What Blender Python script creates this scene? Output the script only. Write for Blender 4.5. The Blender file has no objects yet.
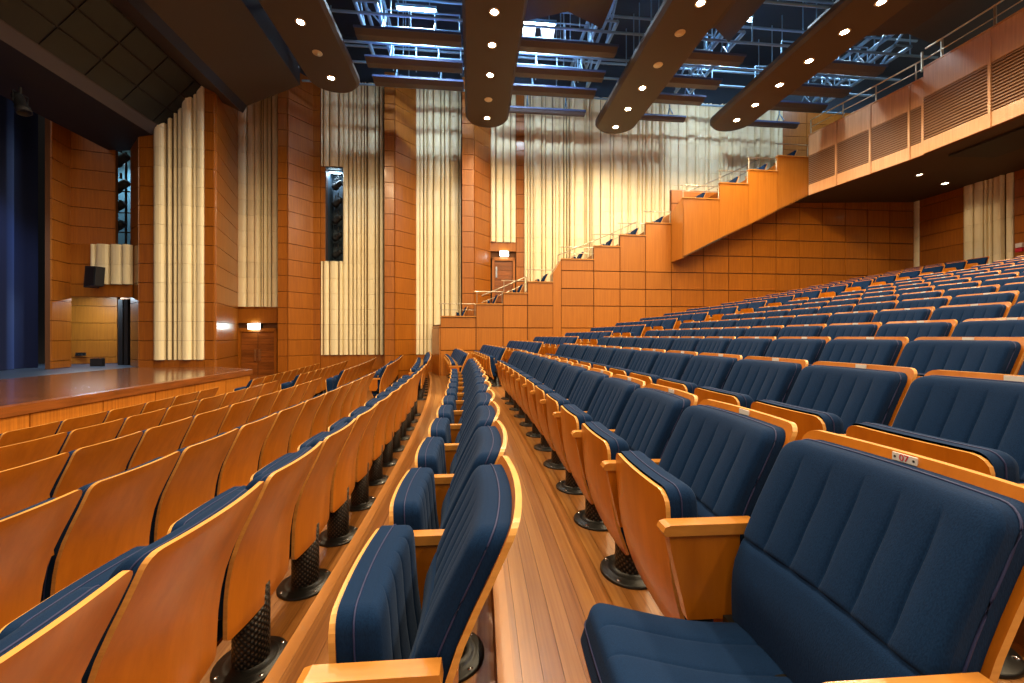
import bpy, math, random
from math import sin, cos, pi, sqrt, asin, atan2
from mathutils import Vector, Matrix

# ------------------------------------------------------------------ camera, world, exposure
F, CX, CY, CAMZ = 398.0, 512.0, 336.0, 1.78      # focal length and horizon in pixels of a 1024x683 frame
SC = bpy.context.scene
COL = SC.collection
cam_d = bpy.data.cameras.new('camera')
cam_d.sensor_width = 36.0
cam_d.lens = 36.0 * F / 1024.0
cam_d.shift_y = -(341.5 - CY) / 1024.0
cam_d.clip_start = 0.05
cam_d.clip_end = 200
cam = bpy.data.objects.new('camera', cam_d)
cam.location = (0, 0, CAMZ)
cam.rotation_euler = (pi / 2, 0, 0)
COL.objects.link(cam)
SC.camera = cam
w = bpy.data.worlds.new('world')
SC.world = w
w.use_nodes = True
w.node_tree.nodes['Background'].inputs[0].default_value = (1.0, 0.86, 0.70, 1)
w.node_tree.nodes['Background'].inputs[1].default_value = 0.30
SC.view_settings.view_transform = 'Standard'
SC.view_settings.look = 'None'
SC.view_settings.exposure = 0.50
SC.view_settings.gamma = 1.0
SC.view_settings.use_curve_mapping = False
LAMP_W = 210.0           # watts of one ceiling downlight
LAMP_COL = (1.0, 0.77, 0.46)
COOL = (0.62, 0.82, 1.0)

# ------------------------------------------------------------------ hall frame (u: stage -> rear, v: near -> far side)
A = math.atan(0.1)
CA, SA = cos(A), sin(A)
def W(u, v, z=0.0):
    return Vector((u * CA - v * SA, u * SA + v * CA, z))
def m_of(x): return (x - CX) / F
def on_v(x, v):
    t = v / (CA - m_of(x) * SA); return t * (m_of(x) * CA + SA), t       # u, depth
def on_u(x, u):
    t = u / (m_of(x) * CA + SA); return t * (CA - m_of(x) * SA), t       # v, depth
def zat(y, t): return CAMZ + (CY - y) / F * t
RC, RY, PITCH, SEAT = -80.0, -4.8, 0.87, 0.55    # centre of the curved rows, row pitch, seat pitch
def RAD(n): return 80.0 + PITCH * n
TZ = {-5: 0.0, -4: .08, -3: .16, -2: .24, -1: .35, 0: .48, 1: .61, 2: .74, 3: .87, 4: 1.0}
def tz(n): return TZ[n] if n <= 4 else 1.0 + .163 * (n - 4)
def arc(r, th, z=0.0): return Vector((RC + r * cos(th), RY + r * sin(th), z))
random.seed(7)

# ------------------------------------------------------------------ materials
def mat(name, col, rough=.5, metal=0.0, coat=0.0, spec=.5):
    m = bpy.data.materials.new(name); m.use_nodes = True
    b = m.node_tree.nodes['Principled BSDF']
    b.inputs['Base Color'].default_value = (*col, 1)
    b.inputs['Roughness'].default_value = rough
    b.inputs['Metallic'].default_value = metal
    b.inputs['Coat Weight'].default_value = coat
    b.inputs['Coat Roughness'].default_value = .15
    b.inputs['Specular IOR Level'].default_value = spec
    return m
def nodes(m):
    nt = m.node_tree
    return nt, nt.nodes, nt.links, nt.nodes['Principled BSDF']
def ramp(N, pts):
    r = N.new('ShaderNodeValToRGB')
    e = r.color_ramp.elements
    e[0].position, e[0].color = pts[0][0], (*pts[0][1], 1)
    e[1].position, e[1].color = pts[-1][0], (*pts[-1][1], 1)
    for p, c in pts[1:-1]:
        k = e.new(p); k.color = (*c, 1)
    return r
def wood(name, dark, light, scale=(30, 30, 1.6), rough=.4, coat=.15, vary=.16, bump=.02):
    m = mat(name, light, rough, 0, coat)
    nt, N, L, b = nodes(m)
    tc = N.new('ShaderNodeTexCoord'); mp = N.new('ShaderNodeMapping'); mp.inputs['Scale'].default_value = scale
    oi = N.new('ShaderNodeObjectInfo')
    ad = N.new('ShaderNodeVectorMath'); ad.operation = 'MULTIPLY_ADD'
    ad.inputs[1].default_value = (37, 21, 53)
    L.new(oi.outputs['Random'], ad.inputs[0]); L.new(tc.outputs['Object'], ad.inputs[2])
    L.new(ad.outputs[0], mp.inputs['Vector'])
    n1 = N.new('ShaderNodeTexNoise'); n1.inputs['Scale'].default_value = 1.0; n1.inputs['Detail'].default_value = 6
    n1.inputs['Roughness'].default_value = .62
    L.new(mp.outputs[0], n1.inputs['Vector'])
    r = ramp(N, [(.3, dark), (.7, light)])
    L.new(n1.outputs['Fac'], r.inputs['Fac'])
    hs = N.new('ShaderNodeHueSaturation')
    mr = N.new('ShaderNodeMapRange'); mr.inputs['To Min'].default_value = 1 - vary; mr.inputs['To Max'].default_value = 1 + vary
    L.new(oi.outputs['Random'], mr.inputs['Value']); L.new(mr.outputs[0], hs.inputs['Value'])
    L.new(r.outputs[0], hs.inputs['Color']); L.new(hs.outputs[0], b.inputs['Base Color'])
    bp = N.new('ShaderNodeBump'); bp.inputs['Strength'].default_value = bump; bp.inputs['Distance'].default_value = .01
    L.new(n1.outputs['Fac'], bp.inputs['Height']); L.new(bp.outputs[0], b.inputs['Normal'])
    return m
M = {}
M['ply'] = wood('plywood veneer', (.37, .102, .004), (.51, .155, .007), (14, 14, 2), .33, .35, .10)
M['ply_edge'] = wood('plywood edge', (.58, .27, .06), (.74, .38, .10), (6, 6, 60), .35, .2, .05)
M['arm'] = wood('armrest beech', (.46, .17, .025), (.58, .24, .040), (5, 30, 30), .35, .3, .08)
M['wall'] = wood('wall veneer', (.28, .080, .005), (.41, .128, .009), (26, 26, 1.2), .38, .2, .035)
M['wall_dark'] = wood('door timber', (.15, .045, .008), (.34, .10, .018), (2, 2, 18), .35, .2, .2)
M['box'] = wood('gallery veneer', (.36, .113, .010), (.46, .158, .016), (30, 30, 1.0), .36, .2, .09)
M['balc'] = wood('balcony veneer', (.52, .25, .10), (.66, .34, .15), (30, 30, 1.2), .42, .1, .05)
M['stage_front'] = wood('stage front veneer', (.36, .110, .010), (.60, .21, .022), (40, 40, 1.0), .42, .1, .1)
M['cream'] = wood('cream ribbed timber', (.88, .75, .47), (.95, .85, .60), (22, 22, .8), .55, 0, .05)
M['joint'] = mat('dark joint', (.12, .040, .008), .8)
M['groove_shade'] = mat('painted groove shade', (.16, .085, .025), .9)  # shade between the cream ribs, put into the colour of grooves and backing
M['ceil'] = mat('brown ceiling panel', (.060, .042, .030), .6)
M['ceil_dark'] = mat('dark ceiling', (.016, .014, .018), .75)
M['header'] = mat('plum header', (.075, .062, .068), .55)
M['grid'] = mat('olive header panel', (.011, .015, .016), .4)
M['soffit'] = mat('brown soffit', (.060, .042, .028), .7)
M['void'] = mat('roof void', (.03, .05, .08), .8)
M['steel'] = mat('grey blue steel', (.26, .44, .62), .4, .3)
M['beam'] = mat('grey brown beam', (.10, .085, .085), .55)
M['beam_top_lit'] = mat('cool-lit beam flange', (.06, .09, .22), .5)  # blue of the cool roof light on the beam tops, painted in
M['rail'] = mat('brushed rail', (.58, .50, .38), .3, .8)
M['black'] = mat('black metal', (.012, .011, .010), .38, .3)
M['black_mat'] = mat('matt black', (.012, .012, .014), .6)
M['grille'] = mat('grille brown', (.30, .15, .07), .5)
M['plate'] = mat('white plate', (.80, .74, .72), .4)
M['red'] = mat('red print', (.62, .02, .05), .5)
M['chrome'] = mat('chrome', (.75, .76, .8), .2, 1.0)
M['piping'] = mat('violet piping', (.018, .026, .11), .7)
def emit(name, col, s):
    m = mat(name, col, .5); b = m.node_tree.nodes['Principled BSDF']
    b.inputs['Emission Color'].default_value = (*col, 1); b.inputs['Emission Strength'].default_value = s
    return m
M['lamp'] = emit('warm lamp lens', (1.0, .86, .62), 60)
M['lamp_small'] = emit('warm small lens', (1.0, .84, .58), 9)
M['tube'] = emit('cool tube', (.70, .92, 1.0), 30)
M['sign'] = emit('lit sign', (.88, 1.0, .98), 6)
# blue fabric
def fabric():
    m = mat('navy woven fabric', (.012, .038, .105), .9, spec=.12)
    nt, N, L, b = nodes(m)
    tc = N.new('ShaderNodeTexCoord')
    n1 = N.new('ShaderNodeTexNoise'); n1.inputs['Scale'].default_value = 420; n1.inputs['Detail'].default_value = 2
    mp = N.new('ShaderNodeMapping'); mp.inputs['Scale'].default_value = (1, 1, .35)
    L.new(tc.outputs['Object'], mp.inputs[0]); L.new(mp.outputs[0], n1.inputs['Vector'])
    n2 = N.new('ShaderNodeTexNoise'); n2.inputs['Scale'].default_value = 5
    L.new(tc.outputs['Object'], n2.inputs['Vector'])
    mx = N.new('ShaderNodeMath'); mx.operation = 'MULTIPLY_ADD'; mx.inputs[1].default_value = .35
    L.new(n2.outputs['Fac'], mx.inputs[0]); L.new(n1.outputs['Fac'], mx.inputs[2])
    r = ramp(N, [(.40, (.0016, .0120, .048)), (.95, (.0044, .0245, .083))])
    L.new(mx.outputs[0], r.inputs['Fac']); L.new(r.outputs[0], b.inputs['Base Color'])
    bp = N.new('ShaderNodeBump'); bp.inputs['Strength'].default_value = .25; bp.inputs['Distance'].default_value = .002
    L.new(n1.outputs['Fac'], bp.inputs['Height']); L.new(bp.outputs[0], b.inputs['Normal'])
    b.inputs['Sheen Weight'].default_value = .06
    b.inputs['Sheen Tint'].default_value = (.45, .62, 1, 1)
    return m
M['fabric'] = fabric()
# curved floor boards: colour by distance from the centre of the rows
def floor_mat():
    m = mat('curved floor boards', (.4, .18, .05), .32, 0, .25)
    nt, N, L, b = nodes(m)
    g = N.new('ShaderNodeNewGeometry')
    sb = N.new('ShaderNodeVectorMath'); sb.operation = 'SUBTRACT'; sb.inputs[1].default_value = (RC, RY, 0)
    L.new(g.outputs['Position'], sb.inputs[0])
    sp = N.new('ShaderNodeSeparateXYZ'); L.new(sb.outputs[0], sp.inputs[0])
    cb = N.new('ShaderNodeCombineXYZ'); L.new(sp.outputs['X'], cb.inputs[0]); L.new(sp.outputs['Y'], cb.inputs[1])
    ln = N.new('ShaderNodeVectorMath'); ln.operation = 'LENGTH'; L.new(cb.outputs[0], ln.inputs[0])
    def mth(op, a, v=None):
        k = N.new('ShaderNodeMath'); k.operation = op; L.new(a, k.inputs[0])
        if v is not None: k.inputs[1].default_value = v
        return k.outputs[0]
    q = mth('DIVIDE', mth('SUBTRACT', ln.outputs['Value'], 80.0 - .67), .0725)
    fl = mth('FLOOR', q)
    wn = N.new('ShaderNodeTexWhiteNoise'); wn.noise_dimensions = '1D'; L.new(fl, wn.inputs['W'])
    cb2 = N.new('ShaderNodeCombineXYZ'); L.new(mth('MULTIPLY', q, 5.0), cb2.inputs[0]); L.new(mth('MULTIPLY', sp.outputs['Y'], 1.3), cb2.inputs[1]); L.new(fl, cb2.inputs[2])
    no = N.new('ShaderNodeTexNoise'); no.inputs['Scale'].default_value = 1.0; no.inputs['Detail'].default_value = 6
    L.new(cb2.outputs[0], no.inputs['Vector'])
    ad = N.new('ShaderNodeMath'); ad.operation = 'MULTIPLY_ADD'; ad.inputs[1].default_value = .38
    L.new(wn.outputs['Value'], ad.inputs[0]); L.new(no.outputs['Fac'], ad.inputs[2])
    r = ramp(N, [(.32, (.17, .060, .011)), (.62, (.28, .108, .022)), (.95, (.40, .180, .045))])
    L.new(ad.outputs[0], r.inputs['Fac']); L.new(r.outputs[0], b.inputs['Base Color'])
    rr = N.new('ShaderNodeMapRange'); rr.inputs['To Min'].default_value = .22; rr.inputs['To Max'].default_value = .42
    L.new(no.outputs['Fac'], rr.inputs['Value']); L.new(rr.outputs[0], b.inputs['Roughness'])
    return m
M['floor'] = floor_mat()
def stage_floor_mat():
    m = mat('polished stage boards', (.2, .07, .03), .18, 0, .4)
    nt, N, L, b = nodes(m)
    tc = N.new('ShaderNodeTexCoord'); br = N.new('ShaderNodeTexBrick')
    L.new(tc.outputs['Object'], br.inputs['Vector'])
    br.inputs['Scale'].default_value = 1.0; br.inputs['Brick Width'].default_value = 1.8; br.inputs['Row Height'].default_value = .11
    br.inputs['Mortar Size'].default_value = .003
    br.inputs['Color1'].default_value = (.16, .062, .026, 1); br.inputs['Color2'].default_value = (.26, .10, .04, 1)
    br.inputs['Mortar'].default_value = (.06, .02, .01, 1)
    L.new(br.outputs['Color'], b.inputs['Base Color'])
    return m
M['stage'] = stage_floor_mat()
M['stage_back'] = mat('dark stage vinyl', (.035, .05, .075), .35)
def perf_mat():
    m = mat('perforated black steel', (.02, .018, .016), .4, .4)
    nt, N, L, b = nodes(m)
    tc = N.new('ShaderNodeTexCoord'); sp = N.new('ShaderNodeSeparateXYZ'); L.new(tc.outputs['Object'], sp.inputs[0])
    at = N.new('ShaderNodeMath'); at.operation = 'ARCTAN2'; L.new(sp.outputs['Y'], at.inputs[0]); L.new(sp.outputs['X'], at.inputs[1])
    def mth(op, a, v):
        k = N.new('ShaderNodeMath'); k.operation = op; L.new(a, k.inputs[0]); k.inputs[1].default_value = v
        return k.outputs[0]
    a1 = mth('MULTIPLY', at.outputs[0], 17.0)
    z1 = mth('MULTIPLY', sp.outputs['Z'], 230.0)
    s = N.new('ShaderNodeMath'); s.operation = 'SINE'; L.new(a1, s.inputs[0])
    c = N.new('ShaderNodeMath'); c.operation = 'SINE'; L.new(z1, c.inputs[0])
    mu = N.new('ShaderNodeMath'); mu.operation = 'MULTIPLY'; L.new(s.outputs[0], mu.inputs[0]); L.new(c.outputs[0], mu.inputs[1])
    r = ramp(N, [(.38, (.010, .009, .008)), (.52, (.085, .06, .04))])
    L.new(mu.outputs[0], r.inputs['Fac']); L.new(r.outputs[0], b.inputs['Base Color'])
    bp = N.new('ShaderNodeBump'); bp.inputs['Strength'].default_value = .5; bp.inputs['Distance'].default_value = .004; bp.invert = True
    L.new(mu.outputs[0], bp.inputs['Height']); L.new(bp.outputs[0], b.inputs['Normal'])
    return m
M['perf'] = perf_mat()
def curtain_mat():
    m = mat('blue black velvet', (.006, .009, .03), .8, spec=.2)
    b = m.node_tree.nodes['Principled BSDF']; b.inputs['Sheen Weight'].default_value = .6; b.inputs['Sheen Tint'].default_value = (.2, .35, 1, 1)
    return m
M['curtain'] = curtain_mat()

# ------------------------------------------------------------------ mesh helpers
class MB:
    """collects quads and boxes with material slots"""
    def __init__(s): s.v, s.f, s.m, s.sm = [], [], [], []
    def add(s, vs, fs, mi=0, smooth=False):
        o = len(s.v); s.v += [tuple(p) for p in vs]
        for k, f in enumerate(fs):
            s.f.append([i + o for i in f]); s.m.append(mi[k] if isinstance(mi, list) else mi); s.sm.append(smooth)
    def box(s, lo, hi, mi=0):
        x0, y0, z0 = lo; x1, y1, z1 = hi
        s.add([(x0, y0, z0), (x1, y0, z0), (x1, y1, z0), (x0, y1, z0), (x0, y0, z1), (x1, y0, z1), (x1, y1, z1), (x0, y1, z1)],
              [(0, 3, 2, 1), (4, 5, 6, 7), (0, 1, 5, 4), (1, 2, 6, 5), (2, 3, 7, 6), (3, 0, 4, 7)], mi)
    def prism(s, pts, d, mi=0, caps=True):
        """polygon pts (3-D list) swept by the vector d"""
        n = len(pts); d = Vector(d)
        a = [Vector(p) for p in pts]; vs = a + [p + d for p in a]
        fs = [(i, (i + 1) % n, n + (i + 1) % n, n + i) for i in range(n)]
        if caps: fs += [tuple(range(n))[::-1], tuple(range(n, 2 * n))]
        s.add(vs, fs, mi)
    def tube(s, path, r, n=8, mi=0, caps=True, smooth=True):
        rings = []
        P = [Vector(p) for p in path]
        for i, p in enumerate(P):
            d = (P[min(i + 1, len(P) - 1)] - P[max(i - 1, 0)]).normalized()
            a = Vector((0, 0, 1)) if abs(d.z) < .9 else Vector((1, 0, 0))
            x = d.cross(a).normalized(); y = d.cross(x).normalized()
            rings.append([p + (x * cos(2 * pi * k / n) + y * sin(2 * pi * k / n)) * r for k in range(n)])
        vs = [q for rg in rings for q in rg]
        fs = [(i * n + k, i * n + (k + 1) % n, (i + 1) * n + (k + 1) % n, (i + 1) * n + k) for i in range(len(P) - 1) for k in range(n)]
        s.add(vs, fs, mi, smooth)
        if caps:
            s.add(rings[0], [tuple(range(n))], mi); s.add(rings[-1], [tuple(range(n))[::-1]], mi)
    def lathe(s, prof, n=28, mi=0, smooth=True, c=(0, 0, 0)):
        vs = [(c[0] + r * cos(2 * pi * k / n), c[1] + r * sin(2 * pi * k / n), c[2] + z) for r, z in prof for k in range(n)]
        fs = [(i * n + k, i * n + (k + 1) % n, (i + 1) * n + (k + 1) % n, (i + 1) * n + k) for i in range(len(prof) - 1) for k in range(n)]
        s.add(vs, fs, mi, smooth)
    def mesh(s, name, mats):
        me = bpy.data.meshes.new(name)
        me.from_pydata(s.v, [], s.f)
        for m in (mats if isinstance(mats, (list, tuple)) else [mats]): me.materials.append(M[m])
        me.polygons.foreach_set('material_index', s.m)
        me.polygons.foreach_set('use_smooth', s.sm)
        me.update()
        import bmesh
        bm = bmesh.new(); bm.from_mesh(me)
        bmesh.ops.recalc_face_normals(bm, faces=bm.faces)
        bm.to_mesh(me); bm.free()
        return me
def obj(name, me, parent=None, loc=None, rz=0.0):
    o = bpy.data.objects.new(name, me); COL.objects.link(o)
    if loc is not None: o.location = loc
    if rz: o.rotation_euler = (0, 0, rz)
    o.parent = parent
    return o
def tag(o, label, cat, group=None):
    o['label'] = label; o['category'] = cat
    if group: o['group'] = group
    return o
def struct(o, label=None):
    o['kind'] = 'structure'
    if label: o['label'] = label
    return o
def empty(name, loc=(0, 0, 0), rz=0.0):
    o = bpy.data.objects.new(name, None); COL.objects.link(o); o.location = loc; o.rotation_euler = (0, 0, rz); o.empty_display_size = .1
    return o
ORD = ['zeroth', 'first', 'second', 'third', 'fourth', 'fifth', 'sixth', 'seventh', 'eighth', 'ninth', 'tenth', 'eleventh', 'twelfth',
       'thirteenth', 'fourteenth', 'fifteenth', 'sixteenth', 'seventeenth', 'eighteenth', 'nineteenth', 'twentieth',
       'twenty-first', 'twenty-second', 'twenty-third', 'twenty-fourth', 'twenty-fifth', 'twenty-sixth']

# ------------------------------------------------------------------ floor tiers
WALLV = 14.55
def th_end(r, v=WALLV):
    lo, hi = 0.0, .5
    for _ in range(40):
        mid = (lo + hi) / 2; p = arc(r, mid)
        if -p.x * SA + p.y * CA < v: lo = mid
        else: hi = mid
    return lo
TH0 = asin((-7.0 - RY) / 80)
def arc_slab(mb, r0, r1, z0, z1, t0, t1a, t1b, seg=40, mi=0):
    vs = []
    for k in range(seg + 1):
        a = t0 + (t1a - t0) * k / seg; b = t0 + (t1b - t0) * k / seg
        vs += [arc(r0, a, z0), arc(r1, b, z0), arc(r1, b, z1), arc(r0, a, z1)]
    fs = []
    for k in range(seg):
        q, n = k * 4, k * 4 + 4
        for i in range(4):
            fs.append((q + i, q + (i + 1) % 4, n + (i + 1) % 4, n + i))
    fs += [(0, 1, 2, 3), (seg * 4 + 3, seg * 4 + 2, seg * 4 + 1, seg * 4)]
    mb.add(vs, fs, mi)
fm = MB()
for n in range(-5, 19):
    r0 = RAD(n) - .67; r1 = RAD(n) + .20
    if n == -5: r0 -= 4.6
    if n == 18: r1 += 3.2
    z1 = tz(n) - (.012 if n in (-1, 0, 1, 2) else 0)
    arc_slab(fm, r0, r1, -.3, z1, TH0, th_end(r0), th_end(r1))
floor = struct(obj('floor', fm.mesh('floor', 'floor')), 'stepped hall floor of curved timber boards')
for n in (-1, 0, 1, 2):                      # boards of the four tiers that show up close
    for k in range(12):
        b = MB(); r0 = RAD(n) - .67 + .0725 * k
        arc_slab(b, r0 + .0006, r0 + .0725 - .0006, tz(n) - .012, tz(n) + random.uniform(-.0008, .0008), TH0, th_end(r0), th_end(r0 + .07), 32)
        obj('plank', b.mesh('plank', 'floor'), floor)
M['nosing'] = wood('step nosing', (.36, .15, .035), (.48, .21, .055), (8, 2, 8), .35, .2)
for n in range(-4, 18):
    b = MB(); r1 = RAD(n) + .20
    arc_slab(b, r1 - .012, r1 + .045, tz(n + 1) - .03, tz(n + 1) + .003, TH0, th_end(r1), th_end(r1), 32)
    obj('step_nosing', b.mesh('step_nosing', 'nosing'), floor)

# ------------------------------------------------------------------ far side wall: timber pilasters and ribbed cream bays, in courses
COURSE, C0 = .535, 1.115
ZTOP = C0 + COURSE * 18                       # about 10.75 m
wall = struct(obj('wall_far', None), 'timber and cream ribbed side wall of the hall')
PCACHE = {}
def piece(name, p, q, z0, z1, mt, parent, th=.035, gap=.005, back=0.0):
    """one flat panel standing between the plan points p and q (its face looks to the right of p->q)"""
    p, q = Vector(p).to_2d(), Vector(q).to_2d()
    d = q - p; L = d.length; h = z1 - z0
    key = (round(L, 3), round(h, 3), mt, th, gap)
    if key not in PCACHE:
        b = MB(); g = gap
        e = .004
        # bevelled face so that the joint reads as a groove
        x0, x1, a0, a1 = g, L - g, g, h - g
        vs = [(x0, 0, a0), (x1, 0, a0), (x1, 0, a1), (x0, 0, a1), (x0 + e, -th, a0 + e), (x1 - e, -th, a0 + e), (x1 - e, -th, a1 - e), (x0 + e, -th, a1 - e)]
        b.add(vs, [(4, 5, 6, 7), (0, 1, 5, 4), (1, 2, 6, 5), (2, 3, 7, 6), (3, 0, 4, 7)])
        PCACHE[key] = b.mesh(name, mt)
    return obj(name, PCACHE[key], parent, (p.x, p.y, z0), atan2(d.y, d.x))
def backing(mb, p, q, z0, z1, mi=0, th=.10):
    p, q = Vector(p).to_2d(), Vector(q).to_2d(); d = (q - p).normalized(); nrm = Vector((-d.y, d.x)) * th
    mb.prism([(p.x, p.y, z0), (q.x, q.y, z0), (q.x, q.y, z1), (p.x, p.y, z1)], (nrm.x, nrm.y, 0), mi)
def courses(z0, z1):
    zs = [z0] + [C0 + COURSE * k for k in range(-4, 30) if z0 + .06 < C0 + COURSE * k < z1 - .06] + [z1]
    return list(zip(zs[:-1], zs[1:]))
wb = MB()
def wood_face(p, q, z0, z1, parent=None, mt='wall', name='wall_panel'):
    backing(wb, p, q, z0, z1)
    for a, b_ in courses(z0, z1): piece(name, p, q, a, b_, mt, parent or wall)
def rib_profile(L, seed):
    """irregular row of rounded ribs with narrow recessed grooves: list of (x, depth)"""
    rn = random.Random(seed); pts = [(0.0, 0.0)]; x = 0.0
    while x < L - .05:
        wd = rn.choice([.08, .09, .11, .13, .18, .22, .26, .32, .36])
        wd = min(wd, L - x)
        if L - x - wd < .08: wd = L - x
        dp = rn.choice([.07, .09, .12, .15])
        g = rn.choice([.006, .010, .018, .026])
        k = 6
        for i in range(k + 1):
            a = i / k; xx = x + g + (wd - 2 * g) * a
            pts.append((xx, dp * (.55 + .45 * (1 - abs(2 * a - 1) ** 3))))
        pts += [(x + wd - g, .0), (x + wd, 0.0)]; x += wd
        pts.append((x + rn.choice([.004, .010, .018]), 0.0))
        x = pts[-1][0]
    pts[1:1] = [(pts[1][0], 0.0)]
    return [(min(max(a, 0), L), d) for a, d in pts]
def rib_pieces(p, q, z0, z1, seed, parent=None):
    p, q = Vector(p).to_2d(), Vector(q).to_2d(); d = q - p; L = d.length
    prof = rib_profile(L, seed); cache = {}
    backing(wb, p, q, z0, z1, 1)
    for a, b_ in courses(z0, z1):
        h = round(b_ - a, 3)
        if h not in cache:
            mb = MB(); n = len(prof)
            vs = [(x, -dpt, .003) for x, dpt in prof] + [(x, -dpt, h - .003) for x, dpt in prof]
            fs = [(i, i + 1, n + i + 1, n + i) for i in range(n - 1)]
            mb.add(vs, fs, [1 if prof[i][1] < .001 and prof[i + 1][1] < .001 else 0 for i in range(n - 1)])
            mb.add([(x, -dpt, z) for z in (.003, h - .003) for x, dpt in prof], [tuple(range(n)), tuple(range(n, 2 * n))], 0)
            cache[h] = mb.mesh('rib_panel', ['cream', 'groove_shade'])
        obj('rib_panel', cache[h], parent or wall, (p.x, p.y, a), atan2(d.y, d.x))
def WV(x, v):
    u, t = on_v(x, v); return W(u, v)
FLO = -.02
BZ = C0                                        # bottom of the ribbed bays
P1, P2 = 12.0, 14.6
# splayed bay beside the stage
wood_face(WV(140, P1), WV(155, P1), .9, ZTOP)
rib_pieces(WV(155, P1), WV(205, P1), BZ, ZTOP, 11)
wood_face(WV(155, P1), WV(205, P1), .9, BZ)
wood_face(WV(205, P1), WV(215, P1), FLO, ZTOP)
wood_face(WV(215, P1), WV(237.5, P2), FLO, ZTOP)
# door bay
ud0, td0 = on_v(237.5, P2); ud1, td1 = on_v(278, P2)
zdt = zat(307, (td0 + td1) / 2)
rib_pieces(WV(237.5, P2), WV(278, P2), zdt, ZTOP, 12)
wood_face(WV(237.5, P2), WV(278, P2), 2.22, zdt)
def pil(xa, xb, xc, va=13.9, vb=14.6, z0=FLO):
    """pilaster: narrow front, splayed right face"""
    pa = WV(xa, va)
    ua = on_v(xa, va)[0]
    backing(wb, W(ua, vb), W(ua, va), z0, ZTOP)
    wood_face(pa, WV(xb, va), z0, ZTOP)
    wood_face(WV(xb, va), WV(xc, vb), z0, ZTOP)
pil(278, 287.5, 313)
wood_face(WV(313, P2), WV(321, P2), FLO, ZTOP)
wood_face(WV(321, P2), WV(326.5, P2), zat(262, 14.1), zat(168, 14.1))
# bay with the dark lighting slot
zs0, zs1 = zat(262, 14.1), zat(168, 14.1)
ks = [C0 + COURSE * k for k in range(40)]
rib_pieces(WV(343.5, P2), WV(384.5, P2), BZ, ZTOP, 13)
rib_pieces(WV(321, P2), WV(343.5, P2), BZ, zs0, 14)
rib_pieces(WV(321, P2), WV(343.5, P2), zs1, ZTOP, 14)
wood_face(WV(321, P2), WV(384.5, P2), FLO, BZ)
pil(384.5, 394.5, 416)
rib_pieces(WV(416, P2), WV(462, P2), BZ, ZTOP, 15)
wood_face(WV(416, P2), WV(462, P2), FLO, BZ)
pil(462, 474, 490)
zd2 = zat(243, 14.7)
rib_pieces(WV(490, P2), WV(516, P2), zd2, ZTOP, 16)
wood_face(WV(490, P2), WV(516, P2), zat(252, 14.7), zd2)
wood_face(WV(490, P2), WV(516, P2), FLO, zat(303, 14.7))
wood_face(WV(516, P2), WV(524, P2), FLO, ZTOP)
xs = [524, 566, 610, 654, 698, 740, 782]
for i in range(6): rib_pieces(WV(xs[i], P2), WV(xs[i + 1], P2), 1.6, ZTOP, 20 + i)
wood_face(WV(782, P2), WV(806, P2), 1.6, ZTOP)
wood_face(WV(806, P2), WV(850, P2), 1.6, ZTOP)
rib_pieces(WV(850, P2), WV(880, P2), 6.5, ZTOP, 31)
wood_face(WV(880, P2), WV(990, P2), 6.5, ZTOP)
obj('wall_backing', wb.mesh('wall_backing', ['joint', 'groove_shade']), wall)
# lighting slot: black box with lamps inside
sl = MB()
ua, _ = on_v(326.5, P2); ub, _ = on_v(343, P2)
for (a, b_, c, d) in [(ua - .02, ub + .02, P2 + .7, P2 + .75), (ua - .02, ua + .0, P2 - .04, P2 + .75), (ub, ub + .02, P2 - .04, P2 + .75)]:
    sl.prism([W(a, c, zs0), W(b_, c, zs0), W(b_, d, zs0), W(a, d, zs0)], (0, 0, zs1 - zs0))
for z in (zs0, zs1 - .03): sl.prism([W(ua - .02, P2 - .04, z), W(ub + .02, P2 - .04, z), W(ub + .02, P2 + .75, z), W(ua - .02, P2 + .75, z)], (0, 0, .03))
M['slot_grey'] = mat('blue grey slot lining', (.03, .05, .07), .6)
slot = obj('lighting_slot', sl.mesh('lighting_slot', 'slot_grey'), wall)
def spotlight(name, loc, rz, tilt, label, s=1.0, group='stage spotlights'):
    e = empty(name, loc, rz); tag(e, label, 'spotlight', group)
    R = Matrix.Rotation(tilt, 4, 'Y')
    b = MB(); prof = [(.0, -.2), (.085, -.2), (.10, -.12), (.10, .08), (.125, .10), (.125, .22), (.105, .22), (.09, .12), (0, .10)]
    b.lathe([(r * s, z * s) for r, z in prof], 14)
    b.v = [tuple(R @ Vector((z, y, x))) for x, y, z in b.v]
    obj('housing', b.mesh('housing', 'black_mat'), e)
    y = MB(); y.tube([(0, -.14 * s, -.02), (0, -.14 * s, .2 * s), (0, .14 * s, .2 * s), (0, .14 * s, -.02)], .012 * s, 6)
    obj('yoke', y.mesh('yoke', 'black_mat'), e)
    c = MB(); c.tube([(0, 0, .2 * s), (0, 0, .34 * s)], .025 * s, 6); obj('clamp', c.mesh('clamp', 'black_mat'), e)
    ln = MB(); ln.lathe([(0, .13 * s), (.088 * s, .13 * s)], 14)
    ln.v = [tuple(R @ Vector((z, yy, x))) for x, yy, z in ln.v]
    obj('lens', ln.mesh('lens', 'glass'), e)
    return e
M['glass'] = mat('dark lens glass', (.04, .05, .07), .08, 0, .3)
pole = MB(); uc = (ua + ub) / 2
pole.tube([W(uc + .2, P2 + .60, zs0 + .03), W(uc + .2, P2 + .60, zs1 - .03)], .03, 8)
obj('lighting_pipe', pole.mesh('lighting_pipe', 'steel'), slot)
SLOTW = ['lowest', 'second lowest', 'middle', 'second highest', 'topmost']
for k in range(5):
    z = zs0 + .35 + k * .62
    spotlight('spotlight', W(uc + .02, P2 + .30, z), A + 2.6, .35, '%s black spotlight inside the dark wall slot' % SLOTW[k], .95, 'spotlights in the wall slot')
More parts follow.
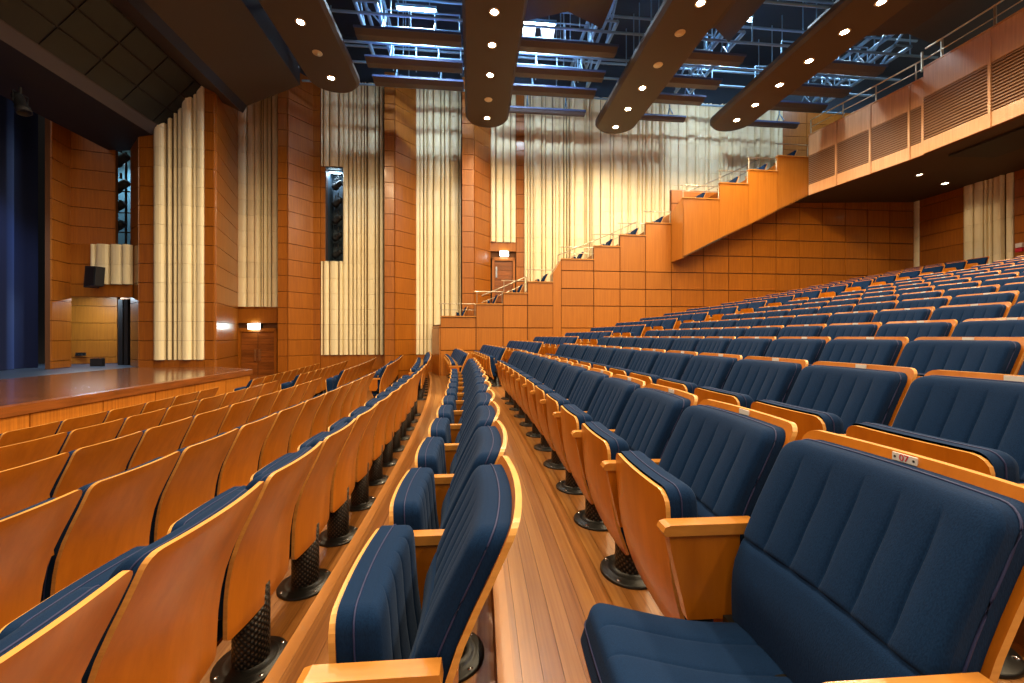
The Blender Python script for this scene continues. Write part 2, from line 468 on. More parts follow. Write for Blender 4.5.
# doors
def door(num, x0, x1, v, z0, z1, label, leaves):
    u0, _ = on_v(x0, v); u1, _ = on_v(x1, v)
    e = struct(empty('door_%d' % num, W((u0 + u1) / 2, v, z0), A), label)
    Lh = (u1 - u0) / 2; H = z1 - z0
    f = MB(); f.box((-Lh, -.06, 0), (-Lh + .09, .1, H)); f.box((Lh - .09, -.06, 0), (Lh, .1, H)); f.box((-Lh, -.06, H - .12), (Lh, .1, H)); f.box((-Lh, .06, 0), (Lh, .12, H), 1)
    obj('door_frame', f.mesh('door_frame', ['wall', 'joint']), e)
    w_ = (2 * Lh - .18) / leaves
    for k in range(leaves):
        x = -Lh + .09 + w_ * k
        lf = MB(); lf.box((x + .004, .0, .01), (x + w_ - .004, .05, H - .13)); leaf = obj('door_leaf', lf.mesh('door_leaf', 'joint'), e)
        nb = 9; hh = (H - .16) / nb
        for i in range(nb):
            b = MB(); b.box((x + .01, -.012 - .006 * (i % 2), .02 + hh * i + .004), (x + w_ - .01, .002, .02 + hh * (i + 1) - .004))
            obj('door_board', b.mesh('door_board', 'wall_dark'), leaf)
        hx = x + w_ - .07 if k == 0 and leaves == 2 else x + .07
        h = MB(); h.box((hx - .03, -.05, .92), (hx + .03, -.03, 1.32)); h.box((hx - .012, -.03, .95), (hx + .012, 0, 1.0)); h.box((hx - .012, -.03, 1.24), (hx + .012, 0, 1.28))
        obj('handle', h.mesh('handle', 'chrome'), leaf)
    return e, u0, u1
door(1, 238.5, 277.5, P2, 0.0, 2.05, 'double timber door under a lit exit sign', 2)
zb = MB(); zb.prism([W(ud0, P2 + .06, 2.05), W(ud1, P2 + .06, 2.05), W(ud1, P2 + .06, 2.24), W(ud0, P2 + .06, 2.24)], Vector(W(0, .05)))
struct(obj('trim_1', zb.mesh('trim_1', 'joint')))
def exit_sign(x0, x1, y0, y1, v, label):
    u0, t = on_v(x0, v); u1, t2 = on_v(x1, v); t = (t + t2) / 2
    z1, z0 = zat(y0, t), zat(y1, t)
    e = empty('exit_sign', W((u0 + u1) / 2, v - .09, z0), A); tag(e, label, 'sign', 'lit exit signs')
    hw = (u1 - u0) / 2
    b = MB(); b.box((-hw, 0, 0), (hw, .15, z1 - z0)); obj('sign_body', b.mesh('sign_body', 'black_mat'), e)
    f = MB(); f.box((-hw + .01, -.008, .01), (hw - .01, .0, z1 - z0 - .01)); obj('sign_face', f.mesh('sign_face', 'sign'), e)
    ld = bpy.data.lights.new('exit_sign_glow', 'AREA'); ld.energy = 2; ld.color = (.85, 1, 1); ld.size = .3
    lo = bpy.data.objects.new('exit_sign_glow', ld); COL.objects.link(lo); lo.parent = e; lo.location = (0, -.03, .1); lo.rotation_euler = (pi / 2, 0, 0)
exit_sign(249, 262, 323.5, 329.5, P2, 'lit white exit sign above the timber double door left')
e2z0, e2z1 = zat(303, 14.7), zat(258, 14.7)
door(2, 492, 515, P2, e2z0, e2z1, 'single timber door at gallery level behind the stepped boxes', 1)
zb = MB(); u0, _ = on_v(490, P2); u1, _ = on_v(516, P2)
zb.prism([W(u0, P2 + .06, e2z1 - .02), W(u1, P2 + .06, e2z1 - .02), W(u1, P2 + .06, zat(252, 14.7) + .02), W(u0, P2 + .06, zat(252, 14.7) + .02)], Vector(W(0, .05)))
struct(obj('trim_2', zb.mesh('trim_2', 'joint')))
exit_sign(499.5, 508.5, 251.5, 257, P2, 'lit white exit sign above the gallery door by the cream wall')

# ------------------------------------------------------------------ stepped side gallery (boxes rising to the balcony)
VB = 13.2
gal = struct(obj('gallery_front', None), 'stepped timber gallery front rising towards the balcony')
gb = MB()
def face_v(x0, x1, v, z0, z1, mt='box', parent=None, name='gallery_panel', gap=.012, th=.03):
    backing(gb, WV(x0, v), WV(x1, v), z0, z1, 0, .12)
    return piece(name, WV(x0, v), WV(x1, v), z0, z1, mt, parent or gal, th, gap)
SEAM = [zat(y, 13.4) for y in (350, 328, 305.8, 288.4, 270.5)]     # horizontal joints
BOXES = [(440.5, 476, 317), (476, 503, 304.7), (503, 527.5, 293.7), (527.5, 553, 282.7),
         (561, 593.5, 260), (593.5, 619.7, 247), (619.7, 645.3, 236), (645.3, 671, 224)]
BOXTOP = []
for i, (x0, x1, yt) in enumerate(BOXES):
    ua_, t0 = on_v(x0, VB); ub_, t1 = on_v(x1, VB); zt = zat(yt, (t0 + t1) / 2)
    BOXTOP.append((ua_, ub_, zt))
    zs = [0.2] + [s for s in SEAM if s < zt - .2] + [zt]
    for a, b_ in zip(zs[:-1], zs[1:]): face_v(x0, x1, VB, a, b_)
    cp = MB(); cp.prism([W(ua_, VB - .06, zt), W(ub_, VB - .06, zt), W(ub_, VB + .10, zt), W(ua_, VB + .10, zt)], (0, 0, .035))
    obj('capping', cp.mesh('capping', 'arm'), gal)
    # riser side and floor of the box behind the front
    fl = MB(); zf = zt - .55
    fl.prism([W(ua_, VB + .1, .2), W(ub_, VB + .1, .2), W(ub_, P2 - .02, .2), W(ua_, P2 - .02, .2)], (0, 0, zf - .2))
    fl.prism([W(ua_, VB + .1, zf), W(ua_ + .05, VB + .1, zf), W(ua_ + .05, P2 - .1, zf), W(ua_, P2 - .1, zf)], (0, 0, .30))
    obj('box_floor', fl.mesh('box_floor', 'wall'), gal)
# left return of the first box and the pier between fourth and fifth
zt1 = BOXTOP[0][2]
backing(gb, WV(433, 14.3), WV(440.5, VB), .2, zt1 - .25)
for a, b_ in [(.2, SEAM[1]), (SEAM[1], zt1 - .28)]: piece('gallery_panel', WV(433, 14.3), WV(440.5, VB), a, b_, 'box', gal)
pr = MB(); u0, t0 = on_v(553, VB); u1, t1 = on_v(561, VB)
pr.prism([W(u0, VB - .02, .2), W(u1, VB - .02, .2), W(u1, VB - .02, zat(260, t1)), W(u0, VB - .02, zat(273, t0))], Vector(W(0, .5)))
obj('pier', pr.mesh('pier', 'box'), gal)
# wall below the overhanging part, in panels
xs = [671, 703, 728]
uu = [on_v(x, VB)[0] for x in xs]
while uu[-1] < 15.6: uu.append(uu[-1] + .90)
uu[-1] = 16.35
rows = [.4] + SEAM + [SEAM[-1] + .60 * k for k in range(1, 5)] + [6.85]
for i in range(len(uu) - 1):
    backing(gb, W(uu[i], VB), W(uu[i + 1], VB), .4, 6.85)
    for a, b_ in zip(rows[:-1], rows[1:]): piece('wall_panel', W(uu[i], VB), W(uu[i + 1], VB), a, b_, 'wall', gal, .03, .014)
# overhanging stepped parapet
VO = 12.45
STEPS = [(682.5, 719.6, 199), (719.6, 748.6, 184), (748.6, 777.5, 171), (777.5, 809, 157)]
uL, tL = on_v(682.5, VO); uR, tR = on_v(809, VO)
zbl, zbr = zat(258, tL), zat(195, tR)
par = MB()
def zlow(u): return zbl + (zbr - zbl) * (u - uL) / (uR - uL)
OT = []
for i, (x0, x1, yt) in enumerate(STEPS):
    a, ta = on_v(x0, VO); b_, tb = on_v(x1, VO); zt = zat(yt, (ta + tb) / 2); OT.append((a, b_, zt))
    pm = MB(); g = .003
    pm.prism([W(a + g, VO, zlow(a)), W(b_ - g, VO, zlow(b_)), W(b_ - g, VO, zt), W(a + g, VO, zt)], Vector(W(0, .06)))
    obj('parapet_panel', pm.mesh('parapet_panel', 'box'), gal)
    cp = MB(); cp.prism([W(a, VO - .03, zt), W(b_, VO - .03, zt), W(b_, VO + .10, zt), W(a, VO + .10, zt)], (0, 0, .03))
    obj('capping', cp.mesh('capping', 'arm'), gal)
    fl = MB(); zf = zt - .55
    fl.prism([W(a, VO + .07, zf), W(b_, VO + .07, zf), W(b_, P2 - .02, zf), W(a, P2 - .02, zf)], (0, 0, -.12))
    fl.prism([W(a, VO + .07, zf), W(a + .05, VO + .07, zf), W(a + .05, P2 - .1, zf), W(a, P2 - .1, zf)], (0, 0, .30))
    obj('box_floor', fl.mesh('box_floor', 'wall'), gal)
rt = MB(); uw, tw = on_v(671, VB)
rt.prism([W(uL, VO, zbl), W(uL, VO, OT[0][2]), W(uw, VB, OT[0][2] - .25), W(uw, VB, zbl)], Vector(W(.05, 0)))
obj('parapet_return', rt.mesh('parapet_return', 'box'), gal)
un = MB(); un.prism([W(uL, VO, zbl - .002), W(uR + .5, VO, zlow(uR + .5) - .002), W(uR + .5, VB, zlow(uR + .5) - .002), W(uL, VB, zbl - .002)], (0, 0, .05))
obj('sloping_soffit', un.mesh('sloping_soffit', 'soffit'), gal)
obj('gallery_backing', gb.mesh('gallery_backing', 'joint'), gal)
# gallery rails: one rail thing for each box
RW = ['first', 'second', 'third', 'fourth', 'fifth', 'sixth', 'seventh', 'eighth', 'ninth', 'tenth', 'eleventh', 'twelfth']
allbox = [(a, b_, zt, VB) for a, b_, zt in BOXTOP] + [(a, b_, zt, VO) for a, b_, zt in OT]
for i, (a, b_, zt, v) in enumerate(allbox):
    e = empty('guard_rail', W(a, v + .02, zt + .035), A)
    tag(e, 'thin metal guard rail on the %s gallery box counted from the stage' % RW[i], 'railing', 'guard rails on the gallery boxes')
    Lx = b_ - a
    for x in (.03, Lx - .03):
        p = MB(); p.tube([(x, 0, 0), (x, 0, .40)], .013, 6); obj('post', p.mesh('post', 'rail'), e)
    r = MB(); r.tube([(-.05, 0, .40), (Lx + .0, 0, .40)], .016, 6); obj('top_rail', r.mesh('top_rail', 'rail'), e)
    if i in (0, 4, 8):
        r = MB(); r.tube([(0, 0, .2), (Lx, 0, .2)], .010, 6); obj('mid_rail', r.mesh('mid_rail', 'rail'), e)
def slope_rail(pts, label):
    e = empty('handrail', pts[0]); tag(e, label, 'handrail')
    o = Vector(pts[0]); q = [Vector(p) - o for p in pts]
    r = MB(); r.tube([p + Vector((0, 0, .55)) for p in q], .022, 8); obj('top_rail', r.mesh('top_rail', 'rail'), e)
    r = MB(); r.tube([p + Vector((0, 0, .30)) for p in q], .014, 8); obj('mid_rail', r.mesh('mid_rail', 'rail'), e)
    for p in q:
        k = MB(); k.tube([p, p + Vector((0, 0, .55))], .016, 6); obj('post', k.mesh('post', 'rail'), e)
slope_rail([W(a + .1, VB + .98, zt - .2) for a, b_, zt in BOXTOP[1:4]], 'sloping metal handrail along the lower gallery steps')
slope_rail([W(a + .1, VB + .98, zt - .2) for a, b_, zt in BOXTOP[4:8]], 'sloping metal handrail along the middle gallery steps')
slope_rail([W(a + .1, VO + 1.0, zt - .2) for a, b_, zt in OT], 'sloping metal handrail along the upper gallery steps')

# ------------------------------------------------------------------ balcony
UB = 11.36
balc = struct(obj('balcony_front', None), 'curved timber balcony front with slatted vents')
zB0, zB1 = 4.76 + CAMZ, zat(136, 13.5)
BU = [(809, 11.36), (837, 11.50), (871, 11.66), (910, 11.80), (924, 11.83), (924, 11.78), (991, 11.80), (1060, 11.78), (1160, 11.70)]
BPT = [(u, on_u(x, u)[0]) for x, u in BU] + [(11.55, 2.0), (11.4, -.6)]
vs_ = [v for u, v in BPT]
bb = MB()
for i in range(len(BPT) - 1):
    if i == 4: continue
    hi = i >= 5; p, q = W(*BPT[i]), W(*BPT[i + 1])
    z1 = zB1 + (.22 if hi else 0); H = z1 - zB0
    za, zc = zB0 + H * (.16 if hi else .18), zB0 + H * .655
    piece('balcony_panel', p, q, zc, z1, 'balc', balc, .03, .006)
    piece('balcony_panel', p, q, zB0, za, 'balc', balc, .03, .006)
    backing(bb, p, q, zB0, z1)
    rz = atan2((q - p).y, (q - p).x)
    mu = MB(); mu.box((-.025, -.055, 0), (.025, 0, z1 - zB0)); obj('mullion', mu.mesh('mullion', 'balc'), balc, (q.x, q.y, zB0), rz)
    L = (q - p).length; gr = MB(); ns = 15
    for k in range(ns):
        zz = (zc - za) * (k + .5) / ns
        gr.box((.01, -.035, zz - .014), (L - .01, -.005, zz + .014))
    g_ = obj('vent_slats', gr.mesh('vent_slats', 'grille'), balc, (p.x, p.y, za), rz); g_['kind'] = 'stuff'
    cp = MB(); cp.box((0, -.045, 0), (L, .3, .03)); obj('capping', cp.mesh('capping', 'balc'), balc, (p.x, p.y, z1), rz)
obj('balcony_backing', bb.mesh('balcony_backing', 'joint'), balc)
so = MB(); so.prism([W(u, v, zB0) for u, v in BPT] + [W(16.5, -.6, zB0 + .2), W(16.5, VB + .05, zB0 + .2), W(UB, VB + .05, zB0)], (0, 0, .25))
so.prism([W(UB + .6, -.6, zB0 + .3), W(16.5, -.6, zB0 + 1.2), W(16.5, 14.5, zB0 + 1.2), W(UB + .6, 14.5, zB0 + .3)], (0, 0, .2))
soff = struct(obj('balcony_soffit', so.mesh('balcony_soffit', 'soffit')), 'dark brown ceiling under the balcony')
hb = MB(); hb.prism([W(12.5, 7.6, zB0 - .03), W(13.9, 7.6, zB0 + .01), W(13.9, 9.3, zB0 + .01), W(12.5, 9.3, zB0 - .03)], (0, 0, .05))
obj('access_hatch', hb.mesh('access_hatch', 'black_mat'), soff)
# balcony rail
e = empty('balcony_rail', W(UB + .05, vs_[0], zB1 + .03), 0); tag(e, 'long metal rail with posts along the balcony front', 'railing')
def brail(pts, r, name):
    b = MB(); b.tube([Vector(p) - e.location for p in pts], r, 8); obj(name, b.mesh(name, 'rail'), e)
zr = zB1 + .03
BR = [W(u + .05, v) for u, v in BPT]
def lift(pts, z): return [Vector((p.x, p.y, z)) for p in pts]
brail(lift(BR[:5], zr + .50), .022, 'top_rail'); brail(lift(BR[:5], zr + .26), .015, 'mid_rail')
brail(lift(BR[5:], zr + .72), .022, 'top_rail'); brail(lift(BR[5:], zr + .45), .015, 'mid_rail')
for x, u in ((811, 11.37), (843, 11.53), (876, 11.68), (916, 11.82), (922, 11.83), (942, 11.83), (995, 11.83)):
    p = W(u + .05, on_u(x, u + .05)[0]); hi = x > 918
    brail([(p.x, p.y, zr + (.2 if hi else 0)), (p.x, p.y, zr + (.72 if hi else .5))], .028 if hi else .018, 'post')
# rear wall below the balcony
UR = 16.3
rear = struct(obj('wall_rear', None), 'timber rear wall with a ribbed cream bay under the balcony')
wb2, wb = wb, MB()
def rear_face(v0, v1, z0, z1, kind, seed=0):
    p, q = W(UR, v0), W(UR, v1)
    if kind == 'rib': rib_pieces(p, q, z0, z1, seed, rear)
    else: wood_face(p, q, z0, z1, rear)
zr0, zr1 = 2.9, zB0 + .22
va = on_u(965, UR)[0]; vb = on_u(1015, UR)[0]
rear_face(13.2, 12.98, zr0, zr1, 'rib', 40)
rear_face(14.4, va, zr0, zr1, 'wood')
rear_face(va, vb, zr0, zr1, 'rib', 41)
rear_face(vb, vb - 1.6, zr0, zr1, 'wood'); rear_face(vb - 1.6, vb - 3.2, zr0, zr1, 'rib', 43); rear_face(vb - 3.2, vb - 6, zr0, zr1, 'wood'); rear_face(vb - 6, -4, zr0, zr1, 'wood')
obj('wall_backing', wb.mesh('wall_backing', ['joint', 'groove_shade']), rear)
al = empty('fire_alarm', W(UR - .05, on_u(1021, UR)[0], zat(252, 11.9)), 0)
tag(al, 'small red and white alarm box beside the cream rear bay', 'alarm')
b = MB(); b.box((-.03, -.08, 0), (.05, .08, .11)); obj('call_point', b.mesh('call_point', 'red'), al)
b = MB(); b.box((-.03, -.08, .13), (.05, .08, .26)); obj('cover', b.mesh('cover', 'plate'), al)

# ------------------------------------------------------------------ stage
ZS = CAMZ - .868
US = -5.67
stg = struct(obj('stage', None), 'raised timber stage with polished boards')
outline = [(US, -9), (US, 10.8), (-7.25, 12.0), (-16, 12.0 + .9), (-16, -9)]
b = MB(); b.prism([W(u, v, ZS - .06) for u, v in [(US, -9), (US, 10.8), (-7.25, 12.0), (-9.35, 12.0), (-9.35, -9)]], (0, 0, .06))
so_ = obj('stage_boards', b.mesh('stage_boards', 'stage'), stg)
b = MB(); b.prism([W(u, v, ZS - .06) for u, v in [(-9.35, -9), (-9.35, 14), (-18, 14), (-18, -9)]], (0, 0, .058)); obj('stage_back_floor', b.mesh('stage_back_floor', 'stage_back'), stg)
b = MB(); b.prism([W(US + .05, -9, ZS - .12), W(US + .05, 10.85, ZS - .12), W(US - .10, 10.85, ZS - .12), W(US - .10, -9, ZS - .12)], (0, 0, .125)); obj('stage_lip', b.mesh('stage_lip', 'wall_dark'), stg)
b = MB(); b.prism([W(US, 10.75, ZS - .12), W(-7.25, 11.95, ZS - .12), W(-7.25, 12.05, ZS - .12), W(US, 10.9, ZS - .12)], (0, 0, .123)); obj('stage_lip', b.mesh('stage_lip', 'wall_dark'), stg)
b = MB(); b.prism([W(US - .05, -9, -.1), W(US - .05, 10.78, -.1), W(-7.25, 11.98, -.1), (W(-14, 11.98, -.1)), W(-14, -9, -.1)], (0, 0, ZS - .05)); obj('stage_core', b.mesh('stage_core', 'joint'), stg)
vcur = 10.8
while vcur > -6:
    v2 = vcur - 1.02
    piece('stage_panel', W(US, v2 + 0), W(US, vcur), -.0, ZS - .12, 'stage_front', stg, .02, .006).rotation_euler[2]
    o = bpy.data.objects[-1] if False else None
    vcur = v2
for k in range(2):
    p, q = W(US + (-7.25 - US) * k / 2, 10.8 + 1.2 * k / 2), W(US + (-7.25 - US) * (k + 1) / 2, 10.8 + 1.2 * (k + 1) / 2)
    piece('stage_panel', q, p, 0, ZS - .12, 'stage_front', stg, .02, .006)
# proscenium side: tormentor wall with openings, seen at the left
pro = struct(obj('wall_proscenium', None), 'timber stage side wall with a lighting slot and a side opening')
wb = MB()
wood_face(WV(132, 12.6), WV(140, P1), ZS, 8.5, pro)
zt_, zo = zat(283, 10.9), zat(296, 10.9)
zc0, zc1 = zat(283, 10.9), zat(242, 10.9)
u50, _ = on_v(50, 11.7); u70, _ = on_v(70, 12.2)
wood_face(W(on_v(50, 11.6)[0], 11.6), WV(70, 12.3), ZS, 8.5, pro)
wood_face(WV(70, 12.3), WV(133, 12.3), zo, zt_, pro)
rib_pieces(WV(92, 12.3), WV(133, 12.3), zc0, zc1, 51, pro)
wood_face(WV(70, 12.3), WV(92, 12.3), zc0, zc1, pro)
wood_face(WV(70, 12.3), WV(116, 12.55), zc1, 8.5, pro)
# interior of the side opening and of the slot
wood_face(WV(64, 13.6), WV(118, 13.9), ZS, zo + .3, pro)
wood_face(WV(121, 13.2), WV(140, 13.2), ZS, zo + .3, pro)
obj('wall_backing', wb.mesh('wall_backing', ['joint', 'groove_shade']), pro)
b = MB(); u1, _ = on_v(114, 14.2); u2, _ = on_v(140, 14.2)
b.prism([W(u1 - .3, 14.2, zc1 - .3), W(u2 + .3, 14.2, zc1 - .3), W(u2 + .3, 14.2, 8.5), W(u1 - .3, 14.2, 8.5)], Vector(W(0, .1)))
M['slot'] = mat('teal slot lining', (.10, .22, .27), .7)
obj('slot_lining', b.mesh('slot_lining', 'slot'), pro)
b = MB(); u1, _ = on_v(118, 13.0); b.prism([W(u1, 13.0, ZS), W(u1 + .12, 13.0, ZS), W(u1 + .12, 13.0, zo), W(u1, 13.0, zo)], Vector(W(0, .12))); u1, _ = on_v(124, 12.9)
b.prism([W(u1, 12.9, ZS), W(u1 + .10, 12.9, ZS), W(u1 + .10, 12.9, zo), W(u1, 12.9, zo)], Vector(W(0, .12)))
obj('opening_jamb', b.mesh('opening_jamb', 'black_mat'), pro)
b = MB(); u1, _ = on_v(112, 13.3); u2, _ = on_v(131, 13.3); uc = on_v(126, 13.3)[0]
b.tube([W(uc, 13.3, zc1), W(uc, 13.3, 7.4)], .03, 8)
for z in (4.95, 5.55, 6.2): b.tube([W(uc - .35, 13.3, z), W(uc + .35, 13.3, z)], .022, 8)
tag(obj('lighting_ladder', b.mesh('lighting_ladder', 'black_mat')), 'black pipe ladder in the teal slot beside the stage', 'pipe rack')
for k, (x, y) in enumerate([(121, 160), (121, 186), (117, 207), (117, 227)]):
    u, t = on_v(x, 13.1)
    spotlight('spotlight', W(u, 13.1, zat(y, t)), A + 3.0, .5, '%s black spotlight in the teal slot beside the stage' % ['topmost', 'second highest', 'third highest', 'lowest'][k], 1.15, 'spotlights beside the stage')
# wall speaker
u, t = on_v(97, 12.0)
e = empty('wall_speaker', W(u, 11.95, zat(288, t)), A - .25); tag(e, 'black loudspeaker on a bracket below the small cream panel', 'speaker')
b = MB(); b.prism([(-.19, -.14, 0), (.17, -.14, .05), (.22, -.14, .56), (-.13, -.14, .58)], (0, .22, 0)); obj('cabinet', b.mesh('cabinet', 'black_mat'), e)
b = MB(); b.prism([(-.15, -.155, .05), (.14, -.155, .09), (.18, -.155, .52), (-.10, -.155, .54)], (0, .015, 0)); obj('grille', b.mesh('grille', 'black'), e)
b = MB(); b.tube([(-.15, .0, .1), (-.27, .10, .05), (-.27, .34, .05)], .03, 8); obj('bracket', b.mesh('bracket', 'black_mat'), e)
# small boxes and sockets in the opening
for k, x in enumerate((93.5, 97.5, 101.5)):
    u, t = on_v(x, 12.6); e = empty('floor_box', W(u, 12.6, ZS), A)
    tag(e, '%s of three small dark boxes on the stage floor in the side opening' % ['leftmost', 'middle', 'rightmost'][k], 'box', 'small boxes in the side opening')
    b = MB(); b.box((-.05, -.05, 0), (.05, .05, .22)); obj('body', b.mesh('body', 'black_mat'), e)
    b = MB(); b.box((-.04, -.04, .22), (.04, .04, .24)); obj('lid', b.mesh('lid', 'chrome'), e)
for k, x in enumerate((80, 83.5, 87)):
    u, t = on_v(x, 13.68); b = MB(); b.box((-.05, -.03, -.05), (.05, 0, .05)); b.box((-.025, -.04, -.025), (.025, -.03, .025), 1)
    o = obj('wall_socket', b.mesh('wall_socket', ['chrome', 'black_mat']), None, W(u, 13.62, zat(354, t)), A)
    tag(o, '%s small metal wall socket inside the stage side opening' % ['left', 'middle', 'right'][k], 'socket', 'wall sockets in the opening')
# walls that close the stage house and the corridor behind the doors
b = MB(); b.prism([W(-18, -9, 0), W(-17.9, -9, 0), W(-17.9, 15.5, 0), W(-18, 15.5, 0)], (0, 0, 12.6)); b.prism([W(-18, 15.4, 0), W(19, 15.4, 0), W(19, 15.5, 0), W(-18, 15.5, 0)], (0, 0, 12.6))
struct(obj('wall_stage_house', b.mesh('wall_stage_house', 'black_mat')), 'dark outer wall behind the stage and side doors')
# stage curtain
cu = MB(); UC = -11.8; n = 150
vs2 = []; 
for k in range(n + 1):
    v = -5 + 17.0 * k / n
    d = .10 * sin(v * 9.0) + .06 * sin(v * 23 + 1.3) + .04 * sin(v * 4.1)
    vs2.append((UC + d, v))
cu.add([W(u, v, z) for z in (ZS + .01, 8.6) for u, v in vs2], [(k, k + 1, n + 2 + k, n + 1 + k) for k in range(n)], 0, True)
cu.add([W(u - .03, v, z) for z in (ZS + .01, 8.6) for u, v in vs2], [(k, k + 1, n + 2 + k, n + 1 + k) for k in range(n)], 0, True)
tag(obj('stage_curtain', cu.mesh('stage_curtain', 'curtain')), 'blue-black velvet curtain hanging in folds at the stage back', 'curtain')

# ------------------------------------------------------------------ ceiling near the stage (stepped header)
head = struct(obj('ceiling_header', None), 'stepped dark header and ceiling panels in front of the stage')
VH = 12.6
def hp(x, y):
    u, t = on_v(x, VH); return (u, zat(y, t))
prof = [hp(112, 152), hp(170, 146), hp(178, 138), hp(217, 100), hp(243, 113), hp(247, 106), hp(300, 85)]
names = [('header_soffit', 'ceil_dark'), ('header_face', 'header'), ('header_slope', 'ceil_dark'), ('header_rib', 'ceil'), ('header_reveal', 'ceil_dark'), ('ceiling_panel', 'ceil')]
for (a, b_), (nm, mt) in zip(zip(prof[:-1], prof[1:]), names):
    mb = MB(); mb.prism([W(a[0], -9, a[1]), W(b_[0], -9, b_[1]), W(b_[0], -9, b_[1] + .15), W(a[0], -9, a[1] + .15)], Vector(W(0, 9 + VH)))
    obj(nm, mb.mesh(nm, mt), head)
# wider flat face under the lip
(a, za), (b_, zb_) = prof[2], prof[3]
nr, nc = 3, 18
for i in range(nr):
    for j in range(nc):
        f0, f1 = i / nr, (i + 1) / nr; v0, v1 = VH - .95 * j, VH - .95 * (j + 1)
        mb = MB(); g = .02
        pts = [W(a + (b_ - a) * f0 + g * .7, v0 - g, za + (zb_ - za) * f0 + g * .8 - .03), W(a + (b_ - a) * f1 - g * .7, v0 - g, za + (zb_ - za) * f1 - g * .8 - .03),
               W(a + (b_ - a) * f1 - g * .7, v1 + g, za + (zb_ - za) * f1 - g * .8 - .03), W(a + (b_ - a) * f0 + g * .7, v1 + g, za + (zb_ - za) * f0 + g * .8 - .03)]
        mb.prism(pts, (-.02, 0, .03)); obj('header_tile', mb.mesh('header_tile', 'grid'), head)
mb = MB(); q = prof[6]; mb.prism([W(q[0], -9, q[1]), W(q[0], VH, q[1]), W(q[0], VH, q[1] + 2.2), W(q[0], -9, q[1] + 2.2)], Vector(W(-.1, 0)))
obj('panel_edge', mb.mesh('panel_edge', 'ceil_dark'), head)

# ------------------------------------------------------------------ roof deck, strips, beams
mb = MB(); mb.prism([W(-9, -9, 12.6), W(19, -9, 12.6), W(19, 15, 12.6), W(-9, 15, 12.6)], (0, 0, .1))
mb.prism([W(-12, 14.9, ZTOP - .05), W(19, 14.9, ZTOP - .05), W(19, 14.9, 12.6), W(-12, 14.9, 12.6)], Vector(W(0, .1)))
struct(obj('ceiling', mb.mesh('ceiling', 'void')), 'dark blue-grey roof deck high above the hall')
ZC = CAMZ + 6.8                                # underside of the lamp strips
STR = [(-4.84, 11.2), (-.84, 13.05), (3.32, 13.45), (7.0, 13.3)]
def strip_at(i, Y): X, Ye = STR[i]; return X + .1 * (Ye - Y)
SW = .67
SNAME = ['leftmost', 'second', 'third', 'rightmost']
for i, (X, Ye) in enumerate(STR):
    o_ = Vector((X, Ye, ZC)); e = struct(obj('ceiling_strip', None, None, o_, math.atan(.1)), '%s long brown ceiling strip holding downlights' % SNAME[i])
    # plan outline: rounded far end
    pts = [(-SW, -.55)] + [(-SW * cos(a), -.55 + .55 * sin(a)) for a in [k * pi / 14 for k in range(1, 14)]] + [(SW, -.55)]
    L = 17.0
    sect = [(-1, .10), (-.8, .03), (-.4, 0), (.4, 0), (.8, .03), (1, .10)]
    mb = MB()
    poly = [(SW, -L), (SW, -.55)] + [(SW * cos(a), -.55 + .55 * sin(a)) for a in [k * pi / 14 for k in range(1, 14)]] + [(-SW, -.55), (-SW, -L)]
    inner = [(x * .9, y - .06 if y > -.56 else y) for x, y in poly]
    n = len(poly)
    mb.add([(x, y, .0) for x, y in inner] + [(x, y, .09) for x, y in poly] + [(x, y, .20) for x, y in poly],
           [tuple(range(n))] + [(k, (k + 1) % n, n + (k + 1) % n, n + k) for k in range(n)] + [(n + k, n + (k + 1) % n, 2 * n + (k + 1) % n, 2 * n + k) for k in range(n)] + [tuple(range(2 * n, 3 * n))])
    obj('strip_panel', mb.mesh('strip_panel', 'ceil'), e)
# downlights
ring = MB(); ring.lathe([(.075, -.005), (.105, -.012), (.115, 0), (.115, .02)], 20); RING = ring.mesh('trim_ring', 'rail')
lens = MB(); lens.lathe([(0, -.012), (.05, -.010), (.076, -.002)], 20); LENS = lens.mesh('lens', 'lamp')
LENS_OFF = lens.mesh('lens_off', 'rail')
lit = [[22, 78], [118, 75, 45, 12], [127, 109, 88, 3], [120, 105, 85, 61, 32, 2]]
off = [[53], [99.6], [65, 33], []]
sl_d = bpy.data.lights.new('downlight_beam', 'SPOT')
sl_d.energy = LAMP_W; sl_d.color = LAMP_COL; sl_d.spot_size = 3.05; sl_d.spot_blend = .7; sl_d.shadow_soft_size = .10
for i in range(4):
    Ys = sorted([(ZC - CAMZ) * F / (CY - y) for y in lit[i]], reverse=True); Yo = [(ZC - CAMZ) * F / (CY - y) for y in off[i]]
    last = min(Ys + Yo); extra = []
    k = last - 1.0
    while k > -3.5: extra.append(k); k -= 1.5
    k = 0
    for Y in sorted(Ys + Yo + extra, reverse=True):
        k += 1; on = Y not in Yo
        e = empty('downlight', (strip_at(i, Y), Y, ZC)); 
        tag(e, '%s %s downlight from the far end of the %s ceiling strip' % (ORD[k], 'lit' if on else 'unlit', SNAME[i]), 'downlight', 'downlights in the ceiling strips')
        obj('trim_ring', RING, e); obj('lens', LENS if on else LENS_OFF, e)
        if on:
            lo = bpy.data.objects.new('downlight_beam', sl_d); COL.objects.link(lo); lo.parent = e; lo.location = (0, 0, -.06)
